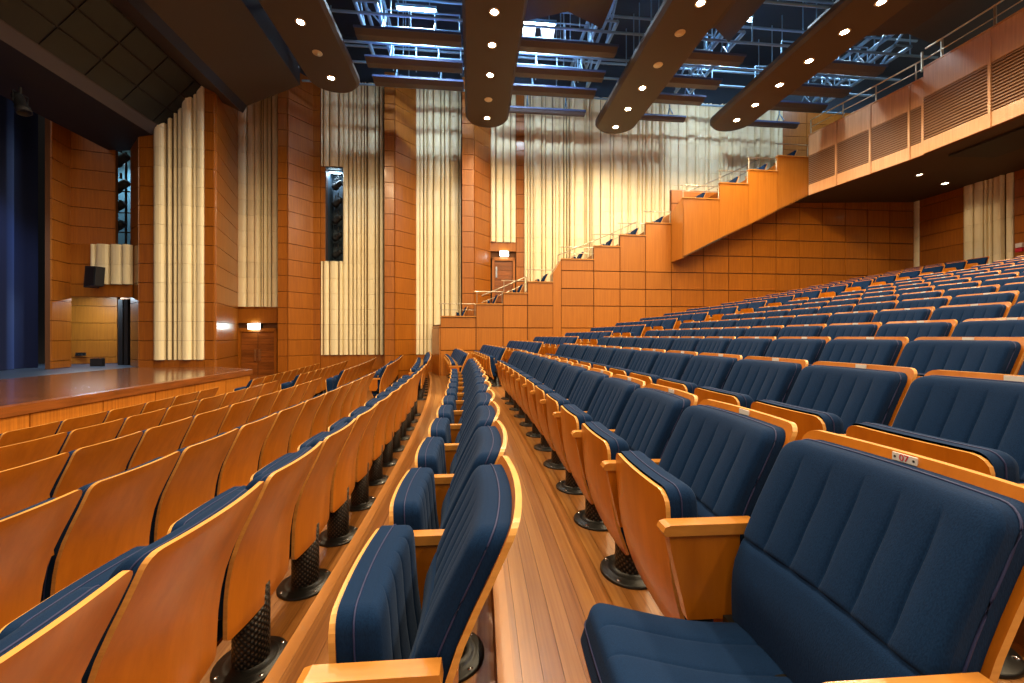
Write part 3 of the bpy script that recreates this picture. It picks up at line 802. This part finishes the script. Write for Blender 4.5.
# under-balcony downlights
sb_d = bpy.data.lights.new('soffit_beam', 'SPOT'); sb_d.energy = 28; sb_d.color = LAMP_COL; sb_d.spot_size = 2.4; sb_d.spot_blend = .7; sb_d.shadow_soft_size = .08
zso = zB0 + .03
for k, (x, y) in enumerate([(919, 175), (945, 186), (845, 201), (840, 0), (0, 0)]):
    if x > 0 and y > 0:
        t = (zB0 + .06 - CAMZ) * F / (CY - y); X, Y = m_of(x) * t, t
    else: X, Y = (14.2, 6.5) if x else (12.6, 4.5)
    u = X * CA + Y * SA; z = zB0 + .2 * (u - UB) / (16.5 - UB) - .004
    if k == 2: continue
    e = empty('soffit_downlight', (X, Y, z)); tag(e, '%s small lit downlight in the soffit under the balcony' % ['left', 'right', '', 'near', 'nearest'][k], 'downlight', 'downlights under the balcony')
    obj('trim_ring', RING, e); 
    lm = MB(); lm.lathe([(0, -.012), (.05, -.010), (.09, -.004)], 20); obj('lens', lm.mesh('lens', 'lamp_small'), e)
    lo = bpy.data.objects.new('soffit_beam', sb_d); COL.objects.link(lo); lo.parent = e; lo.location = (0, 0, -.06)
# hung reflector beams between the strips
ZBm = CAMZ + 7.7
def U_strip(i, v):
    X, Ye = STR[i]; p = Vector((X, Ye, 0)); return p.x * CA + p.y * SA
US_ = [U_strip(i, 0) for i in range(4)]
gaps = [(US_[0] + .75, US_[1] - .75), (US_[1] + .75, US_[2] - .75), (US_[2] + .75, US_[3] - .75), (US_[3] + .9, US_[3] + 3.6)]
GN = ['between the first and second strips', 'between the second and third strips', 'between the third and fourth strips', 'beyond the fourth strip']
VN = [(10.55, 'nearest'), (11.6, 'second nearest'), (12.45, 'third nearest'), (13.55, 'farthest')]
for gi, (a, b_) in enumerate(gaps):
    for vi, (v, vn) in enumerate(VN):
        if gi == 0 and vi == 3: continue
        e = empty('reflector_beam', W((a + b_) / 2, v, ZBm), A)
        tag(e, '%s hung dark beam %s' % (vn, GN[gi]), 'ceiling beam', 'hung beams under the roof')
        h = (b_ - a) / 2; wd = .21 if vi < 3 else .11
        mb = MB(); mb.add([(-h, -wd, .05), (h, -wd, .05), (h, wd, .05), (-h, wd, .05), (-h, -wd * .5, -.04), (h, -wd * .5, -.04), (h, wd * .5, -.04), (-h, wd * .5, -.04)],
                          [(4, 5, 6, 7), (0, 1, 5, 4), (2, 3, 7, 6), (1, 2, 6, 5), (3, 0, 4, 7)])
        obj('beam_panel', mb.mesh('beam_panel', 'beam'), e)
        mb = MB(); mb.box((-h - .02, -wd - .02, .05), (h + .02, wd + .02, .11)); obj('flange', mb.mesh('flange', 'beam_top_lit'), e)
        for x in (-h * .5, h * .5):
            mb = MB(); mb.tube([(x, -.2, .11), (x, 0, .45), (x, .2, .11)], .022, 6); mb.tube([(x, 0, .45), (x, 0, .62)], .02, 6); obj('hanger', mb.mesh('hanger', 'steel'), e)
# pipes and rails across the roof void
pn = 0
PW = ['nearest', 'second nearest', 'third nearest', 'fourth nearest', 'fifth nearest', 'sixth nearest', 'seventh nearest', 'eighth nearest']
for v, dz in ((9.6, .95), (10.55, .6), (11.6, .6), (12.45, .6), (13.55, .6), (10.0, 1.45), (11.1, 1.5), (12.9, 1.4)):
    mb = MB(); mb.tube([W(-5.5, v, ZBm + dz), W(13.8, v, ZBm + dz)], .035, 8)
    e = empty('roof_pipe', W(-5.5, v, ZBm + dz)); tag(e, '%s long steel pipe crossing the roof void %s' % (PW[[9.6, 10.0, 10.55, 11.1, 11.6, 12.45, 12.9, 13.55].index(v)], 'above the hung beams'), 'pipe', 'pipes across the roof')
    mb.v = [tuple(Vector(p) - e.location) for p in mb.v]; obj('pipe', mb.mesh('pipe', 'steel'), e)
    for k in range(8):
        u = -4.6 + 2.5 * k; p = W(u, v, ZBm + dz) - e.location
        r = MB(); r.tube([p, p + Vector((0, 0, 12.6 - ZBm - dz))], .018, 6); obj('hanger_rod', r.mesh('hanger_rod', 'steel'), e)
# lattice trusses running along the strips
def truss(u, v0, v1, z, label):
    e = empty('lattice_truss', W(u, v0, z), A); tag(e, label, 'truss', 'lattice trusses in the roof')
    L = v1 - v0; hh, ww = .75, .26
    for sx in (-ww, ww):
        for zz in (0, hh):
            mb = MB(); mb.tube([(sx, 0, zz), (sx, L, zz)], .055, 8); obj('chord', mb.mesh('chord', 'steel'), e)
    n = int(L / .8)
    for k in range(n):
        y0, y1 = L * k / n, L * (k + 1) / n
        for sx in (-ww, ww):
            mb = MB(); mb.tube([(sx, y0, 0 if k % 2 else hh), (sx, y1, hh if k % 2 else 0)], .035, 6); obj('diagonal', mb.mesh('diagonal', 'steel'), e)
        mb = MB(); mb.tube([(-ww, y0, hh), (ww, y1, hh)], .028, 6); obj('brace', mb.mesh('brace', 'steel'), e)
        mb = MB(); mb.tube([(-ww, y0, 0), (ww, y0, 0)], .028, 6); obj('crossbar', mb.mesh('crossbar', 'steel'), e)
truss(US_[0] + 1.0, 10.4, 12.6, ZBm + .78, 'steel lattice truss beside the leftmost ceiling strip')
truss(US_[2] - 1.0, 10.4, 13.4, ZBm + .78, 'steel lattice truss beside the third ceiling strip')
truss(US_[3] - 1.0, 10.4, 13.2, ZBm + .78, 'steel lattice truss beside the rightmost ceiling strip')
truss(US_[3] + 4.2, 10.4, 13.2, ZBm + .75, 'steel lattice truss above the balcony rail')
# service walkway railing in the roof void
WR = [(US_[0] + 1.4, US_[1] - .8), (US_[1] + .8, US_[2] - 1.4), (US_[2] + .8, US_[3] - 1.4), (US_[3] + .8, US_[3] + 3.6)]
for gi, (u0, u1) in enumerate(WR):
    for k, v in enumerate((10.9, 12.0)):
        e = empty('walkway_rail', W(u0, v, ZBm + .11), A); tag(e, '%s steel walkway railing %s' % (['nearer', 'farther'][k], GN[gi]), 'railing', 'walkway railings in the roof')
        for zz in (.45, .90):
            mb = MB(); mb.tube([(0, 0, zz), (u1 - u0, 0, zz)], .02, 6); obj('rail', mb.mesh('rail', 'steel'), e)
        for j in range(4):
            x = (u1 - u0) * j / 3; mb = MB(); mb.tube([(x, 0, 0), (x, 0, .9)], .018, 6); obj('post', mb.mesh('post', 'steel'), e)
# angled ceiling reflectors nearer the camera
def reflector(u0, u1, v1, z, label):
    o = W((u0 + u1) / 2, v1, z); e = empty('ceiling_reflector', o, A); tag(e, label, 'ceiling panel', 'brown ceiling reflectors')
    h = (u1 - u0) / 2; L = 16
    for (x0, x1, a0, a1) in ((-h, 0, .0, -.7), (0, h, -.7, .0)):
        mb = MB(); mb.add([(x0, a0, .2 if x0 < 0 else 0), (x1, a1, 0 if x0 < 0 else .2), (x1, -L, 0 if x0 < 0 else .2), (x0, -L, .2 if x0 < 0 else 0)] +
                          [(x0, a0, .55), (x1, a1, .55), (x1, -L, .55), (x0, -L, .55)],
                          [(0, 1, 2, 3), (4, 5, 6, 7), (0, 1, 5, 4), (1, 2, 6, 5), (2, 3, 7, 6), (3, 0, 4, 7)])
        obj('reflector_panel', mb.mesh('reflector_panel', 'ceil'), e)
reflector(US_[1] + .8, US_[2] - 1.2, 10.35, ZBm + .32, 'brown angled ceiling reflector between second and third strips')
reflector(US_[2] + .75, US_[3] - 1.2, 10.4, ZBm + .25, 'brown angled ceiling reflector between third and rightmost strips')
reflector(US_[3] + 1.0, US_[3] + 5.5, 10.2, ZBm + .35, 'brown angled ceiling reflector right of the rightmost strip')
# cool work lamps in the void
def worklamp(x0, x1, y, v, label, power, flaps=False):
    u0, t = on_v(x0, v); u1, t2 = on_v(x1, v); z = zat(y, (t + t2) / 2); h = (u1 - u0) / 2
    e = empty('work_lamp', W((u0 + u1) / 2, v, z), A); tag(e, label, 'lamp', 'cool work lamps in the roof')
    b = MB(); b.box((-h - .05, -.10, .05), (h + .05, .10, .13)); obj('housing', b.mesh('housing', 'steel'), e)
    b = MB(); b.tube([(-h, -.05, .0), (h, -.05, .0)], .045, 8); b2 = obj('tube', b.mesh('tube', 'tube'), e)
    b = MB(); b.tube([(-h * .7, 0, .13), (-h * .7, 0, 12.6 - z)], .015, 6); b.tube([(h * .7, 0, .13), (h * .7, 0, 12.6 - z)], .015, 6); obj('hanger', b.mesh('hanger', 'steel'), e)
    if flaps:
        for x in (-h * .55, h * .6):
            b = MB(); b.prism([(x - h * .42, -.10, -.06), (x + h * .42, -.10, -.06), (x + h * .30, .02, -.62), (x - h * .30, .02, -.62)], (0, .02, 0)); obj('reflector_flap', b.mesh('reflector_flap', 'plate'), e)
    ld = bpy.data.lights.new('work_lamp_glow', 'AREA'); ld.shape = 'RECTANGLE'; ld.size = 2 * h; ld.size_y = .2; ld.energy = power; ld.color = COOL
    lo = bpy.data.objects.new('work_lamp_glow', ld); COL.objects.link(lo); lo.parent = e; lo.location = (0, -.05, -.06)
worklamp(398, 435, 12, 11.2, 'cool white tube lamp glowing between the first and second strips', 150)
worklamp(521, 554, 26, 11.2, 'bright cool white lamp just right of the second ceiling strip', 200, True)
worklamp(720, 750, 20, 11.6, 'cool tube lamp above the hung beams near the rightmost strip', 150)
worklamp(860, 890, 30, 12.2, 'cool tube lamp high in the roof above the balcony rail', 80)
def added_tube(u, v, z, L, label, power):  # added fill lights that brighten the side opening and slots with a bluish cast
    e = empty('added_tube', W(u, v, z), A); tag(e, label, 'lamp', 'added fill tubes in openings')
    b = MB(); b.tube([(-L, 0, 0), (L, 0, 0)], .02, 8); obj('tube', b.mesh('tube', 'tube'), e)
    b = MB(); b.box((-L - .03, -.03, .022), (L + .03, .03, .06)); obj('housing', b.mesh('housing', 'steel'), e)
    ld = bpy.data.lights.new('added_tube_glow', 'AREA'); ld.shape = 'RECTANGLE'; ld.size = 2 * L; ld.size_y = .1; ld.energy = power; ld.color = COOL
    lo = bpy.data.objects.new('added_tube_glow', ld); COL.objects.link(lo); lo.parent = e; lo.location = (0, 0, -.03)
added_tube(on_v(102, 13.2)[0], 12.9, zo + .18, .5, 'added cool fill tube hidden above the stage side opening', 45)
added_tube(on_v(122, 13.6)[0], 13.5, 7.3, .25, 'added cool fill tube at the top of the teal slot', 40)
added_tube(on_v(333, P2)[0], P2 + .25, zs1 - .1, .2, 'added cool fill tube at the top of the dark wall slot', 12)
# stage lighting: cool beams from the header
for k, (u, v, pw) in enumerate([(-9.6, 6.5, 260), (-9.6, 9.5, 330), (-9.6, 2.0, 260)]):
    ld = bpy.data.lights.new('stage_beam', 'SPOT'); ld.energy = pw; ld.color = (.45, .65, 1.0); ld.spot_size = 1.7; ld.spot_blend = .6; ld.shadow_soft_size = .15
    e = spotlight('spotlight', W(u, v, 6.75), A, 1.2, '%s black stage spotlight hung under the header' % ['middle', 'far', 'near'][k], 1.0, 'spotlights under the header')
    lo = bpy.data.objects.new('stage_beam', ld); COL.objects.link(lo); lo.parent = e; lo.location = (0, 0, -.35); lo.rotation_euler = (0, .55, 0)

# ------------------------------------------------------------------ theatre chairs
BP = [(.27, .030), (.32, .030), (.45, .036), (.55, .050), (.63, .074), (.70, .104), (.77, .138), (.83, .168), (.88, .190), (.905, .199)]
def interp(tab, z):
    for (a, b_), (c, d) in zip(tab[:-1], tab[1:]):
        if z <= c: return b_ + (d - b_) * max(0, (z - a)) / (c - a)
    return tab[-1][1]
def bx(z, y, wy=.245): return interp(BP, z) + .022 * (1 - (y / wy) ** 2)
def roundw(z, z0, z1, Wd, r0, r1):
    if z > z1 - r1: return Wd - r1 + sqrt(max(0, r1 * r1 - (z - z1 + r1) ** 2))
    if z < z0 + r0: return Wd - r0 + sqrt(max(0, r0 * r0 - (z0 + r0 - z) ** 2))
    return Wd
def zrows(z0, z1, r0, r1, nm, nr):
    a = [z0 + r0 * (1 - cos(pi / 2 * k / nr)) for k in range(nr)]
    b_ = [z0 + r0 + (z1 - r1 - z0 - r0) * k / nm for k in range(nm + 1)]
    c = [z1 - r1 + r1 * sin(pi / 2 * k / nr) for k in range(1, nr + 1)]
    return a + b_ + c
def shell(fx, z0, z1, Wd, r0, r1, th, cols=8, nm=8, nr=4, taper=0.0):
    """bent plywood sheet: faces slot 0, edges slot 1"""
    mb = MB(); zs = zrows(z0, z1, r0, r1, nm, nr); ny = cols + 1
    front, back = [], []
    for z in zs:
        wd = roundw(z, z0, z1, Wd - taper * (z1 - z) / (z1 - z0), r0, r1)
        for j in range(ny):
            y = wd * (2 * j / cols - 1)
            x = fx(z, y); front.append((x, y, z)); back.append((x + th, y, z))
    n = len(front); R_ = len(zs)
    fs = []
    for i in range(R_ - 1):
        for j in range(cols):
            a = i * ny + j; fs.append((a, a + 1, a + ny + 1, a + ny))
    mb.add(front + back, fs + [tuple(k + n for k in f) for f in fs], 0, True)
    edge = [i * ny for i in range(R_)] + [(R_ - 1) * ny + j for j in range(1, ny)] + [i * ny + cols for i in range(R_ - 2, -1, -1)] + [j for j in range(cols - 1, 0, -1)]
    ev = [front[k] for k in edge] + [back[k] for k in edge]; m = len(edge)
    mb.add(ev, [(k, (k + 1) % m, m + (k + 1) % m, m + k) for k in range(m)], 1, False)
    return mb
def cushion(fx, z0, z1, Wd, r, T, sgn, fine=True, nm=14, nr=6, zseam=None, chans=6, gz=None, extra=(), depth=1.0):
    """padded cushion standing on the surface fx; sgn -1 grows to -x; stitched channels run upright"""
    mb = MB(); zs = sorted(zrows(z0, z1, r, r, nm, nr) + list(extra))
    e_ = [.0, .012, .03, .06] if fine else [.0, .04]
    cols_ = [-1 + k for k in e_]
    if fine:
        for c in range(1, chans):
            g = -1 + 2 * c / chans
            cols_ += [g + d for d in (-.13, -.06, -.025, -.010, 0, .010, .025, .06, .13)]
    else: cols_ += [-.6, -.2, .2, .6]
    cols_ += [1 - k for k in e_]
    cols_ = sorted(set(round(c, 4) for c in cols_)); ny = len(cols_); cols = ny - 1
    front, base = [], []
    for z in zs:
        wd = roundw(z, z0, z1, Wd, r, r)
        b_ = (2 * (z - z0) / (z1 - z0) - 1)
        fb = max(0.0, 1 - abs(b_) ** 8) ** (1 / 3)
        for a in cols_:
            y = wd * a
            fa = max(0.0, 1 - abs(a) ** 9) ** (1 / 3)
            d = T * (.66 + .34 * fa * fb)
            if zseam:
                d += .014 * math.exp(-((z - (zseam - .09)) / .07) ** 2) * fa - .011 * math.exp(-((z - zseam) / .007) ** 2) * fa
            if fine and (gz is None or gz[0] < z < gz[1]):
                q = (a * .5 + .5) * chans; fr = abs(q - round(q)) * 2 / chans
                if 0 < round(q) < chans:
                    fade = fb if gz is None else min(1, (z - gz[0]) / .02, (gz[1] - z) / .07)
                    d -= depth * (.006 * math.exp(-(fr / .012) ** 2) + .006 * math.exp(-(fr / .07) ** 2)) * fade
            front.append((fx(z, y) + sgn * d, y, z)); base.append((fx(z, y), y, z))
    R_ = len(zs); fs = []
    for i in range(R_ - 1):
        for j in range(cols):
            a = i * ny + j; fs.append((a, a + 1, a + ny + 1, a + ny))
    mb.add(front, fs, 0, True)
    edge = [i * ny for i in range(R_)] + [(R_ - 1) * ny + j for j in range(1, ny)] + [i * ny + cols for i in range(R_ - 2, -1, -1)] + [j for j in range(cols - 1, 0, -1)]
    ev = [front[k] for k in edge] + [base[k] for k in edge]; m = len(edge)
    mb.add(ev, [(k, (k + 1) % m, m + (k + 1) % m, m + k) for k in range(m)], 0, True)
    mid = [tuple(Vector(front[k]) * .55 + Vector(base[k]) * .45) for k in edge]
    return mb, mid
def piping(mid, grow=.0015):
    mb = MB(); c = Vector((sum(p[0] for p in mid), sum(p[1] for p in mid), sum(p[2] for p in mid))) / len(mid)
    P = []
    for p in mid:
        p = Vector(p); d = p - c; d.x = 0; P.append(p + d.normalized() * grow)
    P = [p for i, p in enumerate(P) if i == 0 or (p - P[i - 1]).length > .004]
    mb.tube(P + [P[0]], .0022, 5, 0, False)
    return mb
SP = [(.165, -.085), (.22, -.118), (.30, -.150), (.40, -.176), (.50, -.190), (.60, -.198), (.70, -.202)]
def sx(z, y): return interp(SP, z) + .012 * (y / .21) ** 2
def build_meshes():
    D = {}
    D['back_panel'] = shell(bx, .27, .905, .258, .02, .034, .016, taper=.014).mesh('back_panel', ['ply', 'ply_edge'])
    mb, mid = cushion(lambda z, y: bx(z, y) - .001, .34, .884, .240, .040, .088, -1, zseam=.605, gz=(.607, .86), extra=(.588, .596, .600, .605, .610, .614, .622))
    D['back_cushion'] = mb.mesh('back_cushion', 'fabric'); D['back_piping'] = piping(mid).mesh('piping', 'piping')
    D['seat_panel'] = shell(sx, .165, .70, .222, .10, .045, .014, cols=10).mesh('seat_panel', ['ply', 'ply_edge'])
    mb, mid = cushion(lambda z, y: sx(z, y) + .014, .235, .708, .218, .04, .105, 1, chans=5, depth=.45)
    D['seat_cushion'] = mb.mesh('seat_cushion', 'fabric'); D['seat_piping'] = piping(mid).mesh('piping', 'piping')
    # armrest and its side panel, at the +y side
    def arm(y):
        b = MB(); hw = .022
        pr_ = [(-.222, .606), (-.229, .618), (-.222, .632), (-.206, .637), (.052, .637), (.056, .606)]
        b.prism([(x, y - hw, z) for x, z in pr_], (0, 2 * hw, 0))
        p = MB(); pts = [(-.210, .606), (-.202, .56), (-.155, .365), (-.03, .365), (.0, .42), (.0, .606)]
        p.prism([(x, y - .016, z) for x, z in pts], (0, .032, 0))
        return b.mesh('armrest', 'arm'), p.mesh('arm_panel', 'ply')
    D['arm_far'], D['armp_far'] = arm(SEAT / 2); D['arm_near'], D['armp_near'] = arm(-SEAT / 2)
    b = MB(); b.lathe([(.072, .012), (.072, .35), (.0, .35)], 28); D['pedestal'] = b.mesh('pedestal', 'perf')
    b = MB(); b.lathe([(.145, 0), (.145, .010), (.138, .015), (.118, .015), (.112, .020), (.10, .022), (.074, .022), (.070, .03)], 32)
    for k in range(4):
        a = pi / 4 + k * pi / 2; b.lathe([(.009, .0), (.009, .005), (0, .006)], 8, 1, True, (.127 * cos(a), .127 * sin(a), .014))
    D['base_disc'] = b.mesh('base_disc', ['black', 'chrome'])
    b = MB(); b.box((-.06, -.245, .345), (.0, .245, .385)); b.box((-.09, -.05, .33), (.06, .05, .36)); D['mounting_bar'] = b.mesh('mounting_bar', 'black')
    b = MB(); z0, z1 = .868 + .004, .902
    b.box((bx(.893, 0) - .005, -.026, .8855), (bx(.893, 0) - .001, .026, .903)); D['number_plate'] = b.mesh('number_plate', 'plate')
    # light version of the whole chair for the far seats
    f = MB(); s1 = shell(bx, .27, .905, .258, .02, .034, .016, 4, 5, 2); 
    def join(dst, src, mp):
        o = len(dst.v); dst.v += src.v; dst.f += [[i + o for i in q] for q in src.f]; dst.m += [mp[k] for k in src.m]; dst.sm += src.sm
    join(f, s1, {0: 0, 1: 1})
    c1, _ = cushion(lambda z, y: bx(z, y) - .001, .34, .884, .240, .040, .088, -1, False, nm=6, nr=3); join(f, c1, {0: 2})
    s2 = shell(sx, .165, .70, .222, .10, .045, .014, 4, 4, 2); join(f, s2, {0: 0, 1: 1})
    c2, _ = cushion(lambda z, y: sx(z, y) + .014, .235, .708, .218, .04, .105, 1, False, nm=5, nr=3); join(f, c2, {0: 2})
    f.lathe([(.145, 0), (.145, .02), (.07, .022), (.07, .35)], 12, 3)
    y = SEAT / 2
    f.box((-.24, y - .022, .606), (.03, y + .022, .637), 1); f.box((-.215, y - .016, .37), (.0, y + .016, .606), 0)
    f.box((-.06, -.245, .345), (0, .245, .385), 3)
    D['far_mb'] = f
    D['far'] = f.mesh('theatre_chair', ['ply', 'ply_edge', 'fabric', 'black'])
    return D
D = build_meshes()
# seat folded down: the folded seat turned about its hinge
def turned(me, ang, px, pz, name):
    m2 = me.copy(); m2.name = name
    m2.transform(Matrix.Translation((px, 0, pz)) @ Matrix.Rotation(ang, 4, 'Y') @ Matrix.Translation((-px, 0, -pz)))
    return m2
DN = {k: turned(D[k], math.radians(-71), -.085, .40, k) for k in ('seat_panel', 'seat_cushion', 'seat_piping')}
for k in DN: DN[k].transform(Matrix.Translation((-.075, 0, -.03)))
def chair_root(loc, rz, label):
    e = empty('theatre_chair', loc, rz); tag(e, label, 'chair', 'theatre chairs in curved rows'); return e
def build_chair(loc, rz, label, down=False, near_arm=False, plate=False, text=None):
    e = chair_root(loc, rz, label)
    ob = {}
    for part, par in (('pedestal', None), ('base_disc', 'pedestal'), ('mounting_bar', None), ('back_panel', None), ('back_cushion', None), ('back_piping', 'back_cushion'),
                      ('seat_panel', None), ('seat_cushion', None), ('seat_piping', 'seat_cushion'), ('arm_far', None), ('armp_far', 'arm_far')):
        nm = {'back_piping': 'piping', 'seat_piping': 'piping', 'arm_far': 'armrest', 'armp_far': 'arm_panel'}.get(part, part)
        me = DN[part] if down and part in DN else D[part]
        ob[part] = obj(nm, me, ob.get(par, e))
    if near_arm:
        a = obj('armrest', D['arm_near'], e); obj('arm_panel', D['armp_near'], a)
    if plate:
        p = obj('number_plate', D['number_plate'], ob['back_panel'])
    return e, ob
# rows: where each one starts on the near side, and the radial aisle
START = {-1: .645, 0: 1.07, 1: .88, 2: .80, 3: 1.09, 4: 1.01, 5: .81}
def row_start(n):
    if n in START: return START[n]
    return .85 + .25 * (n % 2)
spots = []
for n in range(-5, 19):
    R = RAD(n); dth = SEAT / R
    y0 = row_start(n); yend = 7.35 + 12.2 * (n / 92.0)
    k0 = int((yend - y0) / SEAT * 1.02)
    for k in range(k0 + 1):
        th = asin((y0 - RY) / R) + dth * k; spots.append((n, 0, k, k0 + 1, th))
    yb = 9.15 + 13.9 * n / 82.0
    tE = th_end(R, 13.05 if n > 0 else 13.9)
    k = 0; th = asin((yb - RY) / R); row = []
    while th + dth * .5 < tE: row.append(th); th += dth
    for k, th in enumerate(row): spots.append((n, 1, k, len(row), th))
vis = []
for (n, blk, k, tot, th) in spots:
    p = arc(RAD(n), th, tz(n))
    inside = False
    for z in (0.1, .9):
        for dx in (-.3, .3):
            q = p + Vector((dx, 0, z))
            if q.y > .15:
                x = CX + F * q.x / q.y; y = CY - F * (q.z - CAMZ) / q.y
                if -140 < x < 1164 and y < 900: inside = True
    if inside: vis.append((p.length, n, blk, k, tot, th, p))
vis.sort(key=lambda t: t[0])
rest = MB()
for rank, (dist, n, blk, k, tot, th, p) in enumerate(vis):
    row = n + 6
    if blk == 0:
        lab = 'blue and plywood folding chair, %s row from the stage, %s seat before the aisle' % (ORD[row], ORD[tot - k])
    else:
        lab = 'blue and plywood folding chair, %s row from the stage, %s seat past the aisle' % (ORD[row], ORD[k + 1])
    if n == 1 and k == 0 and blk == 0:
        e, ob = build_chair(p, th, 'nearest blue chair with its seat folded down and a number 07 plate', True, True, True)
        plate07 = ob['back_panel']
    elif rank < 300:
        if dist < 9.3 or blk == 0:
            build_chair(p, th, lab, False, k == 0, n >= 1)
        else:
            o = obj('theatre_chair', D['far'], None, p, th); tag(o, lab, 'chair', 'theatre chairs in curved rows')
    else:
        Mx = Matrix.Translation(p) @ Matrix.Rotation(th, 4, 'Z'); s = D['far_mb']; o_ = len(rest.v)
        rest.v += [tuple(Mx @ Vector(v)) for v in s.v]; rest.f += [[i + o_ for i in q] for q in s.f]; rest.m += s.m; rest.sm += s.sm
print('CHAIRS', len(vis))
if rest.v:
    o = obj('distant_chairs', rest.mesh('distant_chairs', ['ply', 'ply_edge', 'fabric', 'black'])); o['kind'] = 'stuff'
    tag(o, 'farthest blue chairs in the back rows beyond the aisle', 'chairs')
# number 07 on the nearest plate
tcu = bpy.data.curves.new('number', 'FONT'); tcu.body = '07'; tcu.size = .021; tcu.align_x = 'CENTER'; tcu.align_y = 'CENTER'; tcu.extrude = .0004
to = bpy.data.objects.new('number', tcu); COL.objects.link(to)
bpy.context.view_layer.update()
tm = bpy.data.meshes.new_from_object(to); COL.objects.unlink(to); bpy.data.objects.remove(to)
tm.materials.clear(); tm.materials.append(M['red'])
tx = obj('number', tm, plate07)
tx.location = (bx(.893, 0) - .0056, 0, .8943); tx.rotation_euler = (pi / 2, 0, -pi / 2)
for s in (-1, 1):
    b = MB(); b.lathe([(0, 0), (.0025, 0), (.0025, .001), (0, .001)], 10); o = obj('screw', b.mesh('screw', 'black'), plate07, (bx(.893, 0) - .0051, s * .020, .8943)); o.rotation_euler = (0, -pi / 2, 0)
# chairs in the gallery boxes
for i, (a, b_, zt, v) in enumerate(allbox):
    for j in range(1):
        o = obj('theatre_chair', D['far'], None, W((a + b_) / 2 + .10, v + (.30 if i < 2 else .42), zt - .55), A)
        tag(o, 'blue chair in the %s gallery box from the stage, beside the parapet' % RW[i], 'chair', 'chairs in the gallery boxes')
